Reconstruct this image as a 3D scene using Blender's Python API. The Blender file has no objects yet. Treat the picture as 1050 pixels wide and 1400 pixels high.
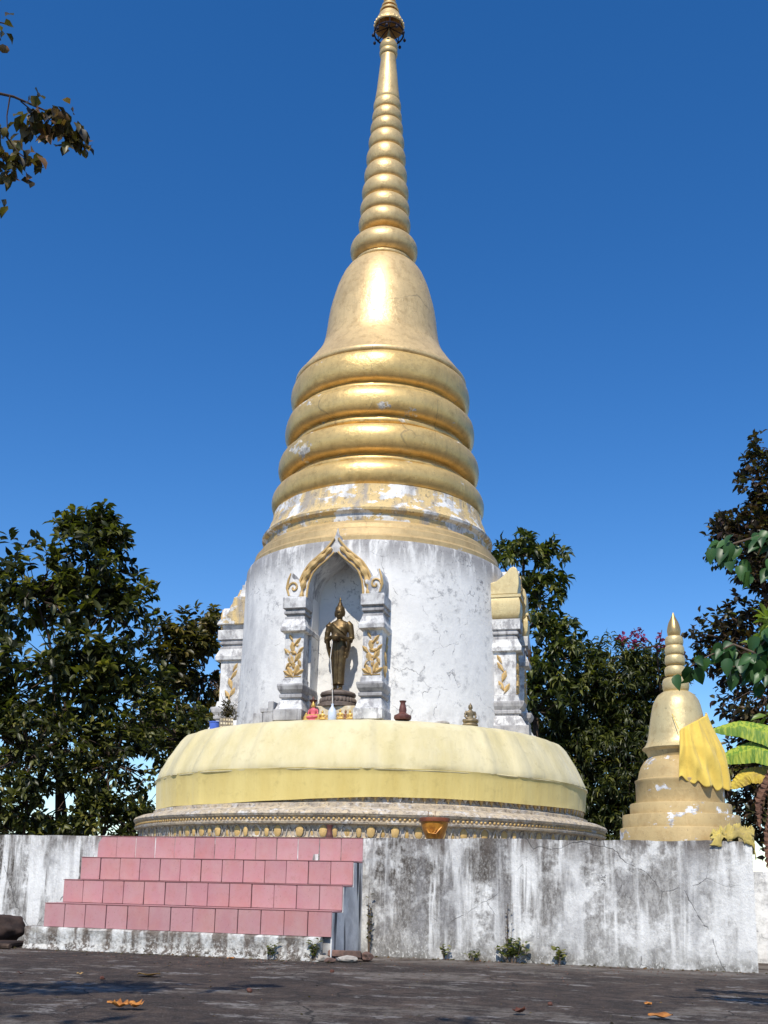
import bpy, bmesh, math, random
import numpy as np
from mathutils import Vector, Matrix, noise as mnoise
R = math.radians
PI = math.pi
S = bpy.context.scene
COL = S.collection
random.seed(7); rng = np.random.default_rng(7)

# ------------------------------------------------------------------ camera, sky, sun, exposure
TH = R(18); DIST = 17.1; EYE = 0.80
cam_loc = Vector((DIST*math.sin(TH), -DIST*math.cos(TH), EYE))
yaw = TH - math.atan(17/1400.); pitch = R(11.5); roll = 0.021
F0 = Vector((-math.sin(yaw), math.cos(yaw), 0)); R0 = Vector((math.cos(yaw), math.sin(yaw), 0)); U0 = Vector((0, 0, 1))
Fw = F0*math.cos(pitch) + U0*math.sin(pitch); Up = -F0*math.sin(pitch) + U0*math.cos(pitch)
Rv = R0*math.cos(roll) + Up*math.sin(roll); Uv = -R0*math.sin(roll) + Up*math.cos(roll)
cd = bpy.data.cameras.new("camera"); cam = bpy.data.objects.new("camera", cd); COL.objects.link(cam)
m = Matrix((Rv, Uv, -Fw)).transposed().to_4x4(); m.translation = cam_loc; cam.matrix_world = m
cd.sensor_fit = 'VERTICAL'; cd.sensor_height = 36; cd.lens = 36.0
cd.shift_y = 220.17/1400; cd.clip_end = 3000; cd.clip_start = 0.05
S.camera = cam

SUN_EL = R(50); SUN_AZ = R(4.8)
w = bpy.data.worlds.new("World"); S.world = w; w.use_nodes = True
nt = w.node_tree; nt.nodes.clear()
sky = nt.nodes.new('ShaderNodeTexSky'); sky.sky_type = 'NISHITA'; sky.sun_disc = False
sky.sun_elevation = SUN_EL; sky.sun_rotation = PI - SUN_AZ
sky.altitude = 600; sky.air_density = 1.0; sky.dust_density = 0.1; sky.ozone_density = 2.2
hs = nt.nodes.new('ShaderNodeHueSaturation'); hs.inputs['Saturation'].default_value = 1.35; hs.inputs['Hue'].default_value = 0.507
bg = nt.nodes.new('ShaderNodeBackground'); bg.inputs['Strength'].default_value = 0.15
wo = nt.nodes.new('ShaderNodeOutputWorld')
nt.links.new(sky.outputs[0], hs.inputs['Color']); nt.links.new(hs.outputs[0], bg.inputs[0]); nt.links.new(bg.outputs[0], wo.inputs[0])
sd = bpy.data.lights.new("sun", 'SUN'); sd.energy = 4.5; sd.angle = R(0.5); sd.color = (1, .935, .82)
sun = bpy.data.objects.new("sun", sd); COL.objects.link(sun)
sdir = Vector((math.sin(SUN_AZ)*math.cos(SUN_EL), -math.cos(SUN_AZ)*math.cos(SUN_EL), math.sin(SUN_EL)))
sun.rotation_euler = sdir.to_track_quat('Z', 'Y').to_euler(); sun.location = (0, -30, 30)
S.view_settings.view_transform = 'Standard'; S.view_settings.look = 'None'
S.view_settings.exposure = 0.12; S.view_settings.gamma = 1.0
S.view_settings.use_curve_mapping = False
S.render.engine = 'CYCLES'
S.cycles.max_bounces = 6; S.cycles.transparent_max_bounces = 6

# ------------------------------------------------------------------ material helpers
class G:
    def __init__(s, name, world=False):
        s.m = bpy.data.materials.new(name); s.m.use_nodes = True; s.nt = s.m.node_tree
        s.b = s.nt.nodes['Principled BSDF']; s.tc = s.nt.nodes.new('ShaderNodeTexCoord'); s.coord = s.tc.outputs['Object']
        if world: s.coord = s.nt.nodes.new('ShaderNodeNewGeometry').outputs['Position']
    def n(s, t, **kw):
        o = s.nt.nodes.new(t)
        for k, v in kw.items(): setattr(o, k, v)
        return o
    def l(s, a, b): s.nt.links.new(a, b)
    def setin(s, sock, v):
        if hasattr(v, 'links'): s.l(v, sock)
        else: sock.default_value = v if not (isinstance(v, tuple) and len(v) == 3 and sock.type == 'RGBA') else (*v, 1)
    def vec(s, sc=(1, 1, 1), loc=(0, 0, 0)):
        mp = s.n('ShaderNodeMapping'); s.l(s.coord, mp.inputs[0])
        mp.inputs['Scale'].default_value = sc; mp.inputs['Location'].default_value = loc
        return mp.outputs[0]
    def noise(s, scale, detail=5, rough=.6, sc=(1, 1, 1), loc=(0, 0, 0), dist=0):
        o = s.n('ShaderNodeTexNoise'); s.l(s.vec(sc, loc), o.inputs['Vector'])
        o.inputs['Scale'].default_value = scale; o.inputs['Detail'].default_value = detail
        o.inputs['Roughness'].default_value = rough; o.inputs['Distortion'].default_value = dist
        return o.outputs['Fac']
    def rmp(s, f, a, b, lo=0., hi=1.):
        o = s.n('ShaderNodeMapRange'); s.l(f, o.inputs['Value'])
        o.inputs['From Min'].default_value = a; o.inputs['From Max'].default_value = b
        o.inputs['To Min'].default_value = lo; o.inputs['To Max'].default_value = hi
        return o.outputs[0]
    def math(s, op, a, b=0.):
        o = s.n('ShaderNodeMath', operation=op); s.setin(o.inputs[0], a); s.setin(o.inputs[1], b); o.use_clamp = True if op in ('MULTIPLY', 'ADD', 'SUBTRACT') else False
        return o.outputs[0]
    def mix(s, f, a, b, mode='MIX'):
        o = s.n('ShaderNodeMix', data_type='RGBA', blend_type=mode)
        s.setin(o.inputs[0], f); s.setin(o.inputs[6], a); s.setin(o.inputs[7], b)
        return o.outputs[2]
    def z(s):
        o = s.n('ShaderNodeSeparateXYZ'); s.l(s.tc.outputs['Object'], o.inputs[0]); return o.outputs[2]
    def x(s):
        o = s.n('ShaderNodeSeparateXYZ'); s.l(s.tc.outputs['Object'], o.inputs[0]); return o.outputs[0]
    def rand(s):
        return s.n('ShaderNodeObjectInfo').outputs['Random']
    def crack(s, scale, width, sc=(1, 1, 1), loc=(0, 0, 0), mask=.5, warp=.35):
        no = s.n('ShaderNodeTexNoise'); s.l(s.vec(sc, loc), no.inputs['Vector']); no.inputs['Scale'].default_value = scale*2.3; no.inputs['Detail'].default_value = 6
        ad = s.n('ShaderNodeVectorMath', operation='MULTIPLY_ADD'); s.l(no.outputs['Color'], ad.inputs[0]); ad.inputs[1].default_value = (warp,)*3; s.l(s.vec(sc, loc), ad.inputs[2])
        v = s.n('ShaderNodeTexVoronoi', feature='DISTANCE_TO_EDGE'); s.l(ad.outputs[0], v.inputs['Vector']); v.inputs['Scale'].default_value = scale
        c = s.rmp(v.outputs['Distance'], width, width*.3)
        return s.math('MULTIPLY', c, s.rmp(s.noise(.9, 2, .5, loc=(3, 7, 1)), mask, mask+.08))
    def bump(s, h, st=.3, d=.01):
        o = s.n('ShaderNodeBump'); o.inputs['Strength'].default_value = st; o.inputs['Distance'].default_value = d
        s.l(h, o.inputs['Height']); s.l(o.outputs[0], s.b.inputs['Normal'])
    def out(s, col, rough=.8, metal=0., spec=.3):
        s.setin(s.b.inputs['Base Color'], col); s.setin(s.b.inputs['Roughness'], rough); s.setin(s.b.inputs['Metallic'], metal)
        s.b.inputs['Specular IOR Level'].default_value = spec
        return s.m

M = {}
# weathered retaining wall: white plaster with grey-brown drips
g = G('wall_plaster')
c = g.mix(g.rmp(g.noise(3.2, 7, .65), .35, .7), (.84, .83, .805), (.72, .71, .69))
st = g.rmp(g.noise(1.0, 5, .62, sc=(4.6, 4.6, .55), dist=.15), .50, .60)
st2 = g.rmp(g.noise(1.0, 4, .6, sc=(11, 11, 1.1), loc=(4, 2, 9)), .48, .62)
pat = g.rmp(g.noise(1.25, 6, .68, loc=(1.7, 0, .3)), .42, .58)
crust = g.rmp(g.noise(26, 8, .75, sc=(1, 1, .45)), .42, .58)
left = g.rmp(g.x(), 5.4, 3.0, .5, 1.)
runs = g.rmp(g.noise(1.0, 4, .6, sc=(3.4, 3.4, .20), loc=(8, 3, 1), dist=.45), .465, .525)
brk = g.rmp(g.noise(2.6, 7, .72, loc=(2, 2, 2)), .40, .52)
hz = g.rmp(g.z(), .10, .9, .62, 1.)
lo = g.math('MULTIPLY', g.math('MULTIPLY', g.math('MAXIMUM', g.math('MULTIPLY', runs, brk), g.math('MULTIPLY', g.math('MULTIPLY', st, pat), .9)), hz), left)
c = g.mix(g.math('MULTIPLY', lo, .97), c, (.135, .118, .104))
c = g.mix(g.math('MULTIPLY', g.math('MULTIPLY', st2, .22), left), c, (.30, .29, .285))
c = g.mix(g.math('MULTIPLY', g.math('MULTIPLY', crust, lo), .9), c, (.060, .050, .042))
spk = g.rmp(g.noise(48, 6, .75, sc=(1, 1, .6), loc=(3, 3, 3)), .50, .60)
c = g.mix(g.math('MULTIPLY', g.math('MULTIPLY', spk, lo), .45), c, (.55, .54, .51))
rr_ = g.math('MULTIPLY', g.rmp(g.noise(1., 4, .6, sc=(3.2, 3.2, .35), loc=(5, 5, 5)), .49, .60), g.rmp(g.noise(2., 5, .65, loc=(1, 6, 2)), .38, .56))
c = g.mix(g.math('MULTIPLY', rr_, .5), c, (.27, .265, .27))
top = g.math('MULTIPLY', g.rmp(g.z(), 1.0, 1.25), g.rmp(g.noise(1., 6, .7, sc=(8, 8, 1.6)), .42, .56))
c = g.mix(g.math('MULTIPLY', top, .85), c, (.12, .10, .088))
bot = g.math('MULTIPLY', g.rmp(g.z(), .26, .02), g.rmp(g.noise(6, 7, .7), .35, .58))
c = g.mix(g.math('MULTIPLY', bot, .85), c, (.15, .14, .12))
bot2 = g.math('MULTIPLY', g.rmp(g.z(), .5, .05), g.rmp(g.noise(40, 5, .7, sc=(1, 1, .5)), .56, .62))
c = g.mix(bot2, c, (.62, .61, .58))
cr = g.math('MULTIPLY', g.math('MAXIMUM', g.crack(.85, .005, mask=.42), g.crack(2.3, .006, mask=.56)), g.rmp(g.noise(6, 4, .6), .40, .5))
c = g.mix(g.math('MULTIPLY', cr, .8), c, (.10, .095, .09))
g.bump(g.math('SUBTRACT', g.math('ADD', g.noise(18, 9, .7), g.math('MULTIPLY', crust, .3)), cr), .55, .02)
M['wall'] = g.out(c, .9)

# stair plinth: heavier brown drips and flaking
g = G('plinth_plaster')
c = g.mix(g.rmp(g.noise(9, 7, .65), .38, .62), (.72, .72, .70), (.34, .32, .29))
dr = g.rmp(g.noise(1., 3, .5, sc=(7.5, 7.5, .8), loc=(1, 1, 1)), .47, .56)
c = g.mix(g.math('MULTIPLY', dr, .9), c, (.125, .095, .075))
fl = g.math('MULTIPLY', g.rmp(g.noise(22, 7, .7), .50, .56), g.rmp(g.z(), .24, .04))
c = g.mix(fl, c, (.66, .64, .60))
dk = g.math('MULTIPLY', g.rmp(g.noise(16, 7, .7, loc=(5, 5, 5)), .52, .58), g.rmp(g.z(), .22, .03))
c = g.mix(dk, c, (.10, .085, .07))
g.bump(g.noise(20, 9, .75), .8, .03); M['plinth'] = g.out(c, .95)

# stair flank: bluish grey with dark runs
g = G('flank_plaster')
c = g.mix(g.rmp(g.noise(4, 6, .6), .4, .62), (.80, .79, .77), (.55, .54, .53))
c = g.mix(g.rmp(g.noise(1., 3, .5, sc=(1, 6.5, .7)), .54, .60), c, (.07, .07, .08))
g.bump(g.noise(18, 8, .7), .4, .02); M['flank'] = g.out(c, .9)

# platform top
g = G('slab_concrete')
c = g.mix(g.rmp(g.noise(2, 8, .7), .4, .6), (.34, .32, .29), (.16, .145, .13)); g.bump(g.noise(20, 8, .7), .4, .02); M['slab'] = g.out(c, .9)

# old dark concrete ground with lichen and worn pale patches
g = G('ground_concrete')
c = g.mix(g.rmp(g.noise(1.3, 9, .7), .38, .60), (.122, .085, .064), (.046, .033, .026))
c = g.mix(g.math('MULTIPLY', g.rmp(g.noise(7, 9, .76), .46, .58), .8), c, (.024, .018, .017))
p1 = g.rmp(g.noise(.75, 7, .70, sc=(.75, 1.2, 1), loc=(2.2, .3, 0)), .54, .60)
c = g.mix(g.math('MULTIPLY', g.math('MULTIPLY', p1, g.rmp(g.noise(11, 8, .74), .40, .52)), .8), c, (.23, .20, .17))
p3 = g.rmp(g.noise(2.8, 7, .70, sc=(.7, 1.2, 1), loc=(4.2, 1.3, 0)), .575, .61)
c = g.mix(g.math('MULTIPLY', g.math('MULTIPLY', p3, g.rmp(g.noise(16, 7, .72), .38, .5)), .8), c, (.33, .305, .28))
c = g.mix(g.math('MULTIPLY', g.rmp(g.noise(75, 3, .6), .62, .67), .75), c, (.36, .33, .30))
c = g.mix(g.math('MULTIPLY', g.rmp(g.noise(26, 5, .7, loc=(9, 1, 1)), .58, .64), .85), c, (.016, .012, .012))
sy = g.n('ShaderNodeSeparateXYZ'); g.l(g.tc.outputs['Object'], sy.inputs[0])
gc = g.math('MAXIMUM', g.crack(.55, .006, mask=.40, warp=.5), g.crack(2.1, .008, mask=.52)); c = g.mix(g.math('MULTIPLY', gc, .85), c, (.012, .010, .010))
c = g.mix(g.math('MULTIPLY', g.rmp(g.noise(130, 3, .7), .56, .64), .5), c, (.24, .22, .20))
strip = g.math('MULTIPLY', g.rmp(sy.outputs[1], -6.3, -5.7), g.rmp(g.noise(2.6, 6, .7), .40, .56))
c = g.mix(g.math('MULTIPLY', strip, .7), c, (.25, .22, .19))
g.bump(g.math('ADD', g.math('MULTIPLY', g.noise(70, 8, .8), .6), g.math('MULTIPLY', g.noise(9, 9, .76), .9)), .9, .035); M['ground'] = g.out(c, .93)
g = G('joint_mortar'); M['mortar'] = g.out(g.mix(g.noise(20), (.10, .05, .05), (.20, .14, .13)), .95)
# pink stair tiles
g = G('pink_tile', True)
c = g.mix(g.rand(), (.42, .205, .222), (.50, .245, .262))
c = g.mix(g.math('MULTIPLY', g.rmp(g.noise(3, 6, .6), .45, .66), .7), c, (.47, .20, .185))
c = g.mix(g.math('MULTIPLY', g.rmp(g.noise(16, 7, .7, loc=(3, 1, 2)), .56, .68), .5), c, (.33, .15, .13))
c = g.mix(g.math('MULTIPLY', g.rmp(g.noise(1., 6, .7, sc=(5, 5, 3), loc=(6, 1, 2)), .40, .64), .35), c, (.50, .34, .32))
c = g.mix(g.math('MULTIPLY', g.rmp(g.noise(60, 4, .6), .64, .70), .5), c, (.16, .08, .08))
g.bump(g.noise(50, 6, .65), .2, .005); M['tile'] = g.out(c, .62, 0, .35)
g = G('grime'); M['grime'] = g.out(g.mix(g.noise(20), (.2, .09, .09), (.3, .13, .13)), .9)

# gold paint
def gold(name, base, peel=None, rough=.36, metal=.62, peelcol=(.72, .71, .70), dark=(.30, .17, .05), spots=.62):
    g = G(name, name == 'petal_ochre')
    c = g.mix(g.rmp(g.noise(1.6, 7, .65), .35, .7), base, tuple(v*.74 for v in base))
    c = g.mix(g.math('MULTIPLY', g.rmp(g.noise(7, 7, .7), .5, .72), .5), c, dark)
    c = g.mix(g.math('MULTIPLY', g.rmp(g.noise(22, 5, .7, sc=(1, 1, .35)), .6, .72), .4), c, tuple(min(1, v*1.2+.06) for v in base))
    sk = g.math('MULTIPLY', g.rmp(g.noise(1., 6, .68, sc=(9, 9, 1.3), loc=(4, 4, 4)), .50, .66), .25); c = g.mix(sk, c, (.36, .25, .12))
    met = metal
    if peel is not None:
        n1 = g.noise(2.1, 8, .68, sc=(1, 1, 1.5), loc=(3.1, 1.7, .4))
        mk = g.rmp(n1, peel, peel+.025)
        pc = g.mix(g.rmp(g.noise(9, 6, .7), .42, .62), peelcol, (.26, .25, .25))
        c = g.mix(mk, c, pc)
        met = g.math('SUBTRACT', metal, g.math('MULTIPLY', mk, metal))
        ro = g.rmp(mk, 0, 1, rough, .85)
    else: ro = rough
    sp = g.rmp(g.noise(34, 5, .7), spots, spots+.05)
    c = g.mix(g.math('MULTIPLY', sp, .55), c, (.16, .12, .08))
    cr = g.crack(.7, .006, sc=(1, 1, .45), mask=.5)
    c = g.mix(g.math('MULTIPLY', cr, .45), c, (.16, .12, .08))
    g.bump(g.math('ADD', g.noise(14, 8, .65), g.noise(2.2, 4, .6)), .3, .03)
    return g.out(c, ro, met, .45)
GB = (.82, .585, .28)
M['gold'] = gold('gold_paint', GB, .68, .42, .34)
M['gold_spire'] = gold('spire_gold_paint', (.79, .565, .26), None, .43, .38)
M['gold_worn'] = gold('worn_gold_paint', (.58, .40, .17), .60)
M['gold_torus'] = gold('ring_gold_paint', (.81, .555, .21), .62, .39, .42, (.74, .70, .62))
M['gold_ochre'] = gold('ochre_gold_relief', (.62, .42, .17), .60, .6, .12)
M['petal_gold'] = gold('petal_ochre', (.66, .44, .17), .66, .65, .1)
M['gold_small'] = gold('dull_gold_paint', (.72, .58, .30), .70, .44, .30)
M['gold_flat'] = gold('flat_ochre_paint', (.57, .42, .20), .565, .7, .08, (.82, .83, .85))
M['gold_block'] = gold('ochre_block_paint', (.64, .46, .22), .66, .5, .25)
# cornice: gold peeled to white, grey weathered
g = G('peeled_cornice')
n1 = g.noise(2.3, 8, .66, sc=(1, 1, 1.6))
c = g.mix(g.rmp(n1, .515, .54), (.64, .47, .22), (.76, .75, .73))
c = g.mix(g.math('MULTIPLY', g.rmp(g.noise(1, 5, .65, sc=(5, 5, 1), loc=(1, 2, 3)), .47, .62), .75), c, (.27, .26, .26))
c = g.mix(g.math('MULTIPLY', g.rmp(g.noise(16, 8, .7), .55, .66), .7), c, (.13, .12, .11))
g.bump(g.noise(16, 8, .7), .5, .03); M['cornice'] = g.out(c, .75)

# white drum plaster
g = G('drum_plaster')
c = g.mix(g.rmp(g.noise(1.6, 7, .62), .38, .68), (.83, .815, .785), (.72, .71, .69))
sm = g.math('MULTIPLY', g.rmp(g.noise(5, 9, .74, loc=(2, 1, 0)), .50, .66), g.rmp(g.noise(.75, 4, .6, loc=(.4, 2.6, 1.2)), .50, .62))
c = g.mix(g.math('MULTIPLY', sm, .9), c, (.20, .20, .21))
sm2 = g.math('MULTIPLY', g.rmp(g.noise(8, 9, .76, loc=(6, 1, 4)), .52, .62), g.rmp(g.noise(1.5, 4, .6, loc=(7.4, 2.6, 1.2)), .50, .60)); c = g.mix(g.math('MULTIPLY', sm2, .75), c, (.26, .26, .27))
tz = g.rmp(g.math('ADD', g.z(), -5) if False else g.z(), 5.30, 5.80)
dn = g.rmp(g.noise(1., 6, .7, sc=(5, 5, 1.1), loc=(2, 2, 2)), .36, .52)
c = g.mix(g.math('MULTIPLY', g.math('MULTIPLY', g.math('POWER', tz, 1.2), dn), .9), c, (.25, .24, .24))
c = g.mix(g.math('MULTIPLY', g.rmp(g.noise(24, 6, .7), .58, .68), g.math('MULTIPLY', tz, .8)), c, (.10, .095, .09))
lx = g.math('MULTIPLY', g.rmp(g.x(), -.5, -1.7), g.rmp(g.noise(2.6, 7, .68, sc=(1, 1, .5)), .42, .62))  # left side greyed: patchy stains plus its shade put into the colour
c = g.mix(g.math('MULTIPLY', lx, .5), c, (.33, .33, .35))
cr = g.math('MULTIPLY', g.crack(1.1, .008, mask=.44, warp=.6), g.rmp(g.noise(5, 5, .65), .44, .54))
c = g.mix(g.math('MULTIPLY', cr, .7), c, (.16, .155, .16))
bz = g.math('MULTIPLY', g.rmp(g.z(), 3.45, 3.0), g.rmp(g.noise(5, 6, .7), .45, .62))
c = g.mix(g.math('MULTIPLY', bz, .6), c, (.33, .32, .30))
g.bump(g.math('SUBTRACT', g.noise(10, 9, .68), g.math('MULTIPLY', cr, .6)), .35, .03); M['drum'] = g.out(c, .85)

# niche stonework
g = G('niche_plaster')
c = g.mix(g.rmp(g.noise(3, 7, .65), .40, .62), (.77, .76, .74), (.45, .445, .44))
c = g.mix(g.math('MULTIPLY', g.rmp(g.noise(7, 8, .72, sc=(1, 1, .6)), .49, .60), .8), c, (.24, .23, .24))
g.bump(g.noise(14, 9, .7), .4, .02); M['niche'] = g.out(c, .85)
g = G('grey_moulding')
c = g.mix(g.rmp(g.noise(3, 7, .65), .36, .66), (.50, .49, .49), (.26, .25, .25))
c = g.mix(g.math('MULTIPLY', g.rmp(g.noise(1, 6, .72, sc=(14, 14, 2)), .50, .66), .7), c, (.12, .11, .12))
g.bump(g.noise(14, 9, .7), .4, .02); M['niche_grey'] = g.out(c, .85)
# base moulding
g = G('base_moulding')
c = g.mix(g.rmp(g.noise(1, 6, .68, sc=(7, 7, 5)), .40, .60), (.58, .47, .32), (.40, .34, .27))
c = g.mix(g.rmp(g.noise(6, 8, .72), .52, .64), c, (.62, .60, .58))
c = g.mix(g.math('MULTIPLY', g.rmp(g.noise(18, 8, .74, loc=(3, 3, 3)), .50, .62), .8), c, (.13, .105, .09))
g.bump(g.noise(25, 9, .7), .6, .02); M['base'] = g.out(c, .88)
g = G('petal_rim'); c = g.mix(g.rmp(g.noise(9, 8, .72), .44, .6), (.55, .50, .44), (.19, .165, .15)); g.bump(g.noise(25, 9, .7), .5, .01); M['rim'] = g.out(c, .88)

# cloths
def cloth(name, a, b, rough=.85):
    g = G(name)
    c = g.mix(g.rmp(g.noise(1., 5, .6, sc=(2.2, 2.2, .5)), .38, .66), a, b)
    c = g.mix(g.math('MULTIPLY', g.rmp(g.noise(6, 7, .7), .55, .72), .35), c, tuple(v*.55 for v in b))
    g.bump(g.math('ADD', g.math('MULTIPLY', g.noise(1., 4, .55, sc=(9, 9, .6)), .9), g.math('MULTIPLY', g.noise(3.0, 5, .6), .6)), .35, .04)
    g.b.inputs['Sheen Weight'].default_value = .2
    return g.out(c, rough, 0, .15)
M['cloth_pale'] = cloth('pale_yellow_cloth', (.67, .59, .365), (.58, .495, .26))
M['cloth_deep'] = cloth('deep_yellow_cloth', (.68, .55, .21), (.59, .455, .15))
M['robe'] = cloth('robe_yellow_cloth', (.78, .58, .13), (.70, .48, .09))
M['rag'] = cloth('faded_yellow_rag', (.62, .49, .12), (.36, .28, .10))

def simple(name, a, b=None, rough=.6, metal=0., sc=12, spec=.35, bump=.3):
    g = G(name); b = b or tuple(v*.6 for v in a)
    c = g.mix(g.rmp(g.noise(sc, 6, .65), .38, .64), a, b); g.bump(g.noise(sc*2.5, 6, .65), bump, .006)
    return g.out(c, rough, metal, spec)
M['bronze'] = simple('old_bronze', (.17, .115, .05), (.075, .05, .028), .46, .65, 9)
M['bronze2'] = simple('dusty_bronze', (.30, .235, .14), (.16, .12, .07), .5, .4, 12)
M['pedestal'] = simple('brown_stone', (.19, .15, .125), (.11, .085, .075), .7, 0, 10)
M['clay'] = simple('brown_clay', (.17, .065, .05), (.09, .035, .03), .5, 0, 14)
M['planter'] = simple('orange_glazed_clay', (.60, .26, .035), (.36, .13, .02), .42, .1, 14)
M['planter_rim'] = simple('dark_red_clay', (.24, .07, .03), (.13, .04, .02), .6)
M['figure_gold'] = simple('figurine_gold', (.72, .48, .14), (.50, .30, .08), .45, .4)
M['figure_pink'] = simple('figurine_pink', (.72, .16, .20), (.5, .09, .12), .6)
M['figure_brown'] = simple('figurine_brown', (.28, .14, .08), None, .6)
M['cream'] = simple('cream_paint', (.74, .68, .54), (.55, .44, .26), .7)
M['plastic'] = simple('translucent_plastic', (.62, .68, .78), (.5, .56, .68), .25, 0, 10, .5, .05)
M['blue'] = simple('blue_plastic', (.08, .16, .62), (.06, .12, .5), .35, 0, 10, .5, .05)
M['wicker'] = simple('grey_wicker', (.30, .26, .21), (.14, .115, .09), .8)
M['thread'] = simple('white_thread', (.75, .72, .66), None, .8)
M['iron'] = simple('dark_iron', (.035, .03, .045), None, .5, .5)
M['red'] = simple('red_enamel', (.42, .05, .03), None, .4)
M['stone'] = simple('dark_boulder', (.062, .038, .030), (.022, .014, .012), .8, 0, 5, .3, .9)
M['rubble'] = simple('broken_brick', (.20, .115, .09), (.09, .06, .05), .9, 0, 9, .3, .9)
M['rubble_pale'] = simple('pale_rubble', (.45, .42, .38), (.28, .25, .22), .9, 0, 9, .3, .9)
M['dry1'] = simple('dry_orange_leaf', (.52, .22, .05), (.36, .13, .03), .6, 0, 30)
M['dry2'] = simple('dry_tan_leaf', (.55, .36, .13), (.42, .24, .07), .6, 0, 30)
M['dry3'] = simple('dry_dark_leaf', (.14, .05, .03), (.08, .03, .02), .6, 0, 30)
M['stick'] = simple('incense_wood', (.30, .16, .10), None, .8)
M['bark'] = simple('tree_bark', (.095, .065, .048), (.045, .03, .024), .9, 0, 7, .2, .9)
M['twig'] = simple('pale_twig', (.16, .115, .08), (.09, .06, .045), .85, 0, 12)

def leafmat(name, cols, trans=.35, rough=.42, spec=.45):
    g = G(name)
    at = g.n('ShaderNodeAttribute', attribute_name='tint')
    cr = g.n('ShaderNodeValToRGB'); e = cr.color_ramp.elements
    e[0].position = 0; e[0].color = (*cols[0], 1); e[1].position = 1; e[1].color = (*cols[-1], 1)
    for i, cc in enumerate(cols[1:-1]):
        k = e.new((i+1)/(len(cols)-1)); k.color = (*cc, 1)
    g.l(at.outputs['Fac'], cr.inputs[0])
    m = g.out(cr.outputs[0], rough, 0, spec)
    tr = g.n('ShaderNodeBsdfTranslucent'); tc = g.mix(1., cr.outputs[0], (1.3, 1.5, .5), 'MULTIPLY'); g.l(tc, tr.inputs[0])
    mx = g.n('ShaderNodeMixShader'); mx.inputs[0].default_value = trans
    o = [n for n in g.nt.nodes if n.type == 'OUTPUT_MATERIAL'][0]
    g.l(g.b.outputs[0], mx.inputs[1]); g.l(tr.outputs[0], mx.inputs[2]); g.l(mx.outputs[0], o.inputs[0])
    return m
M['leaf_dark'] = leafmat('dark_green_leaf', [(.018, .022, .008), (.045, .052, .014), (.13, .135, .03), (.25, .22, .05)])
M['leaf_olive'] = leafmat('olive_leaf', [(.030, .026, .010), (.065, .060, .016), (.15, .125, .03), (.24, .17, .045)])
M['leaf_mid'] = leafmat('mid_green_leaf', [(.024, .034, .010), (.06, .075, .018), (.15, .165, .036), (.25, .235, .055)])
M['leaf_mango'] = leafmat('long_green_leaf', [(.020, .028, .010), (.05, .062, .016), (.13, .14, .032), (.22, .21, .05)])
M['leaf_red'] = leafmat('reddish_leaf', [(.022, .020, .012), (.055, .030, .022), (.045, .050, .018), (.10, .055, .03), (.12, .12, .035)])
M['flower'] = leafmat('magenta_bract', [(.22, .02, .10), (.30, .03, .13), (.24, .05, .08)], .3)
M['leaf_round'] = leafmat('round_green_leaf', [(.022, .060, .020), (.040, .105, .028), (.065, .145, .04)], .2, .42)
M['leaf_autumn'] = leafmat('mottled_leaf', [(.045, .035, .022), (.07, .055, .026), (.12, .10, .03), (.20, .10, .05)], .3)
M['leaf_yellow'] = leafmat('yellow_green_leaf', [(.13, .20, .03), (.20, .28, .04), (.28, .32, .05)], .35, .4)
M['weed'] = leafmat('weed_green', [(.07, .085, .025), (.13, .15, .04), (.26, .24, .09)], .3)
# banana leaf with ribs
g = G('banana_leaf')
c = g.mix(g.rmp(g.noise(1., 3, .6, sc=(26, 26, 2)), .44, .56), (.34, .40, .05), (.13, .23, .03)); g.bump(g.noise(1, 3, .6, sc=(30, 30, 3)), .3, .01); M['banana'] = g.out(c, .4)
M['banana_dry'] = simple('dry_banana_leaf', (.60, .45, .05), (.36, .24, .05), .6)
M['banana_dead'] = simple('dead_banana_leaf', (.20, .10, .06), (.10, .05, .035), .8)

# ------------------------------------------------------------------ geometry helpers
def mesh(name, verts, faces, mat=None, parent=None, smooth=False, loc=None, sharp=None):
    me = bpy.data.meshes.new(name); me.from_pydata([tuple(v) for v in verts], [], faces); me.update()
    if mat: me.materials.append(M[mat] if isinstance(mat, str) else mat)
    if smooth:
        me.polygons.foreach_set('use_smooth', [True]*len(me.polygons))
        if sharp: me.set_sharp_from_angle(angle=R(sharp))
    return link(name, me, parent, loc)
def link(name, me, parent=None, loc=None):
    o = bpy.data.objects.new(name, me); COL.objects.link(o)
    if parent: o.parent = parent
    if loc: o.location = loc
    return o
def tag(o, label=None, cat=None, group=None, kind=None):
    if label: o['label'] = label
    if cat: o['category'] = cat
    if group: o['group'] = group
    if kind: o['kind'] = kind
    return o
def empty(name, loc, label, cat, group=None, rz=0):
    o = bpy.data.objects.new(name, None); COL.objects.link(o); o.location = loc; o.rotation_euler = (0, 0, rz)
    o.empty_display_size = .2
    return tag(o, label, cat, group)
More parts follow.
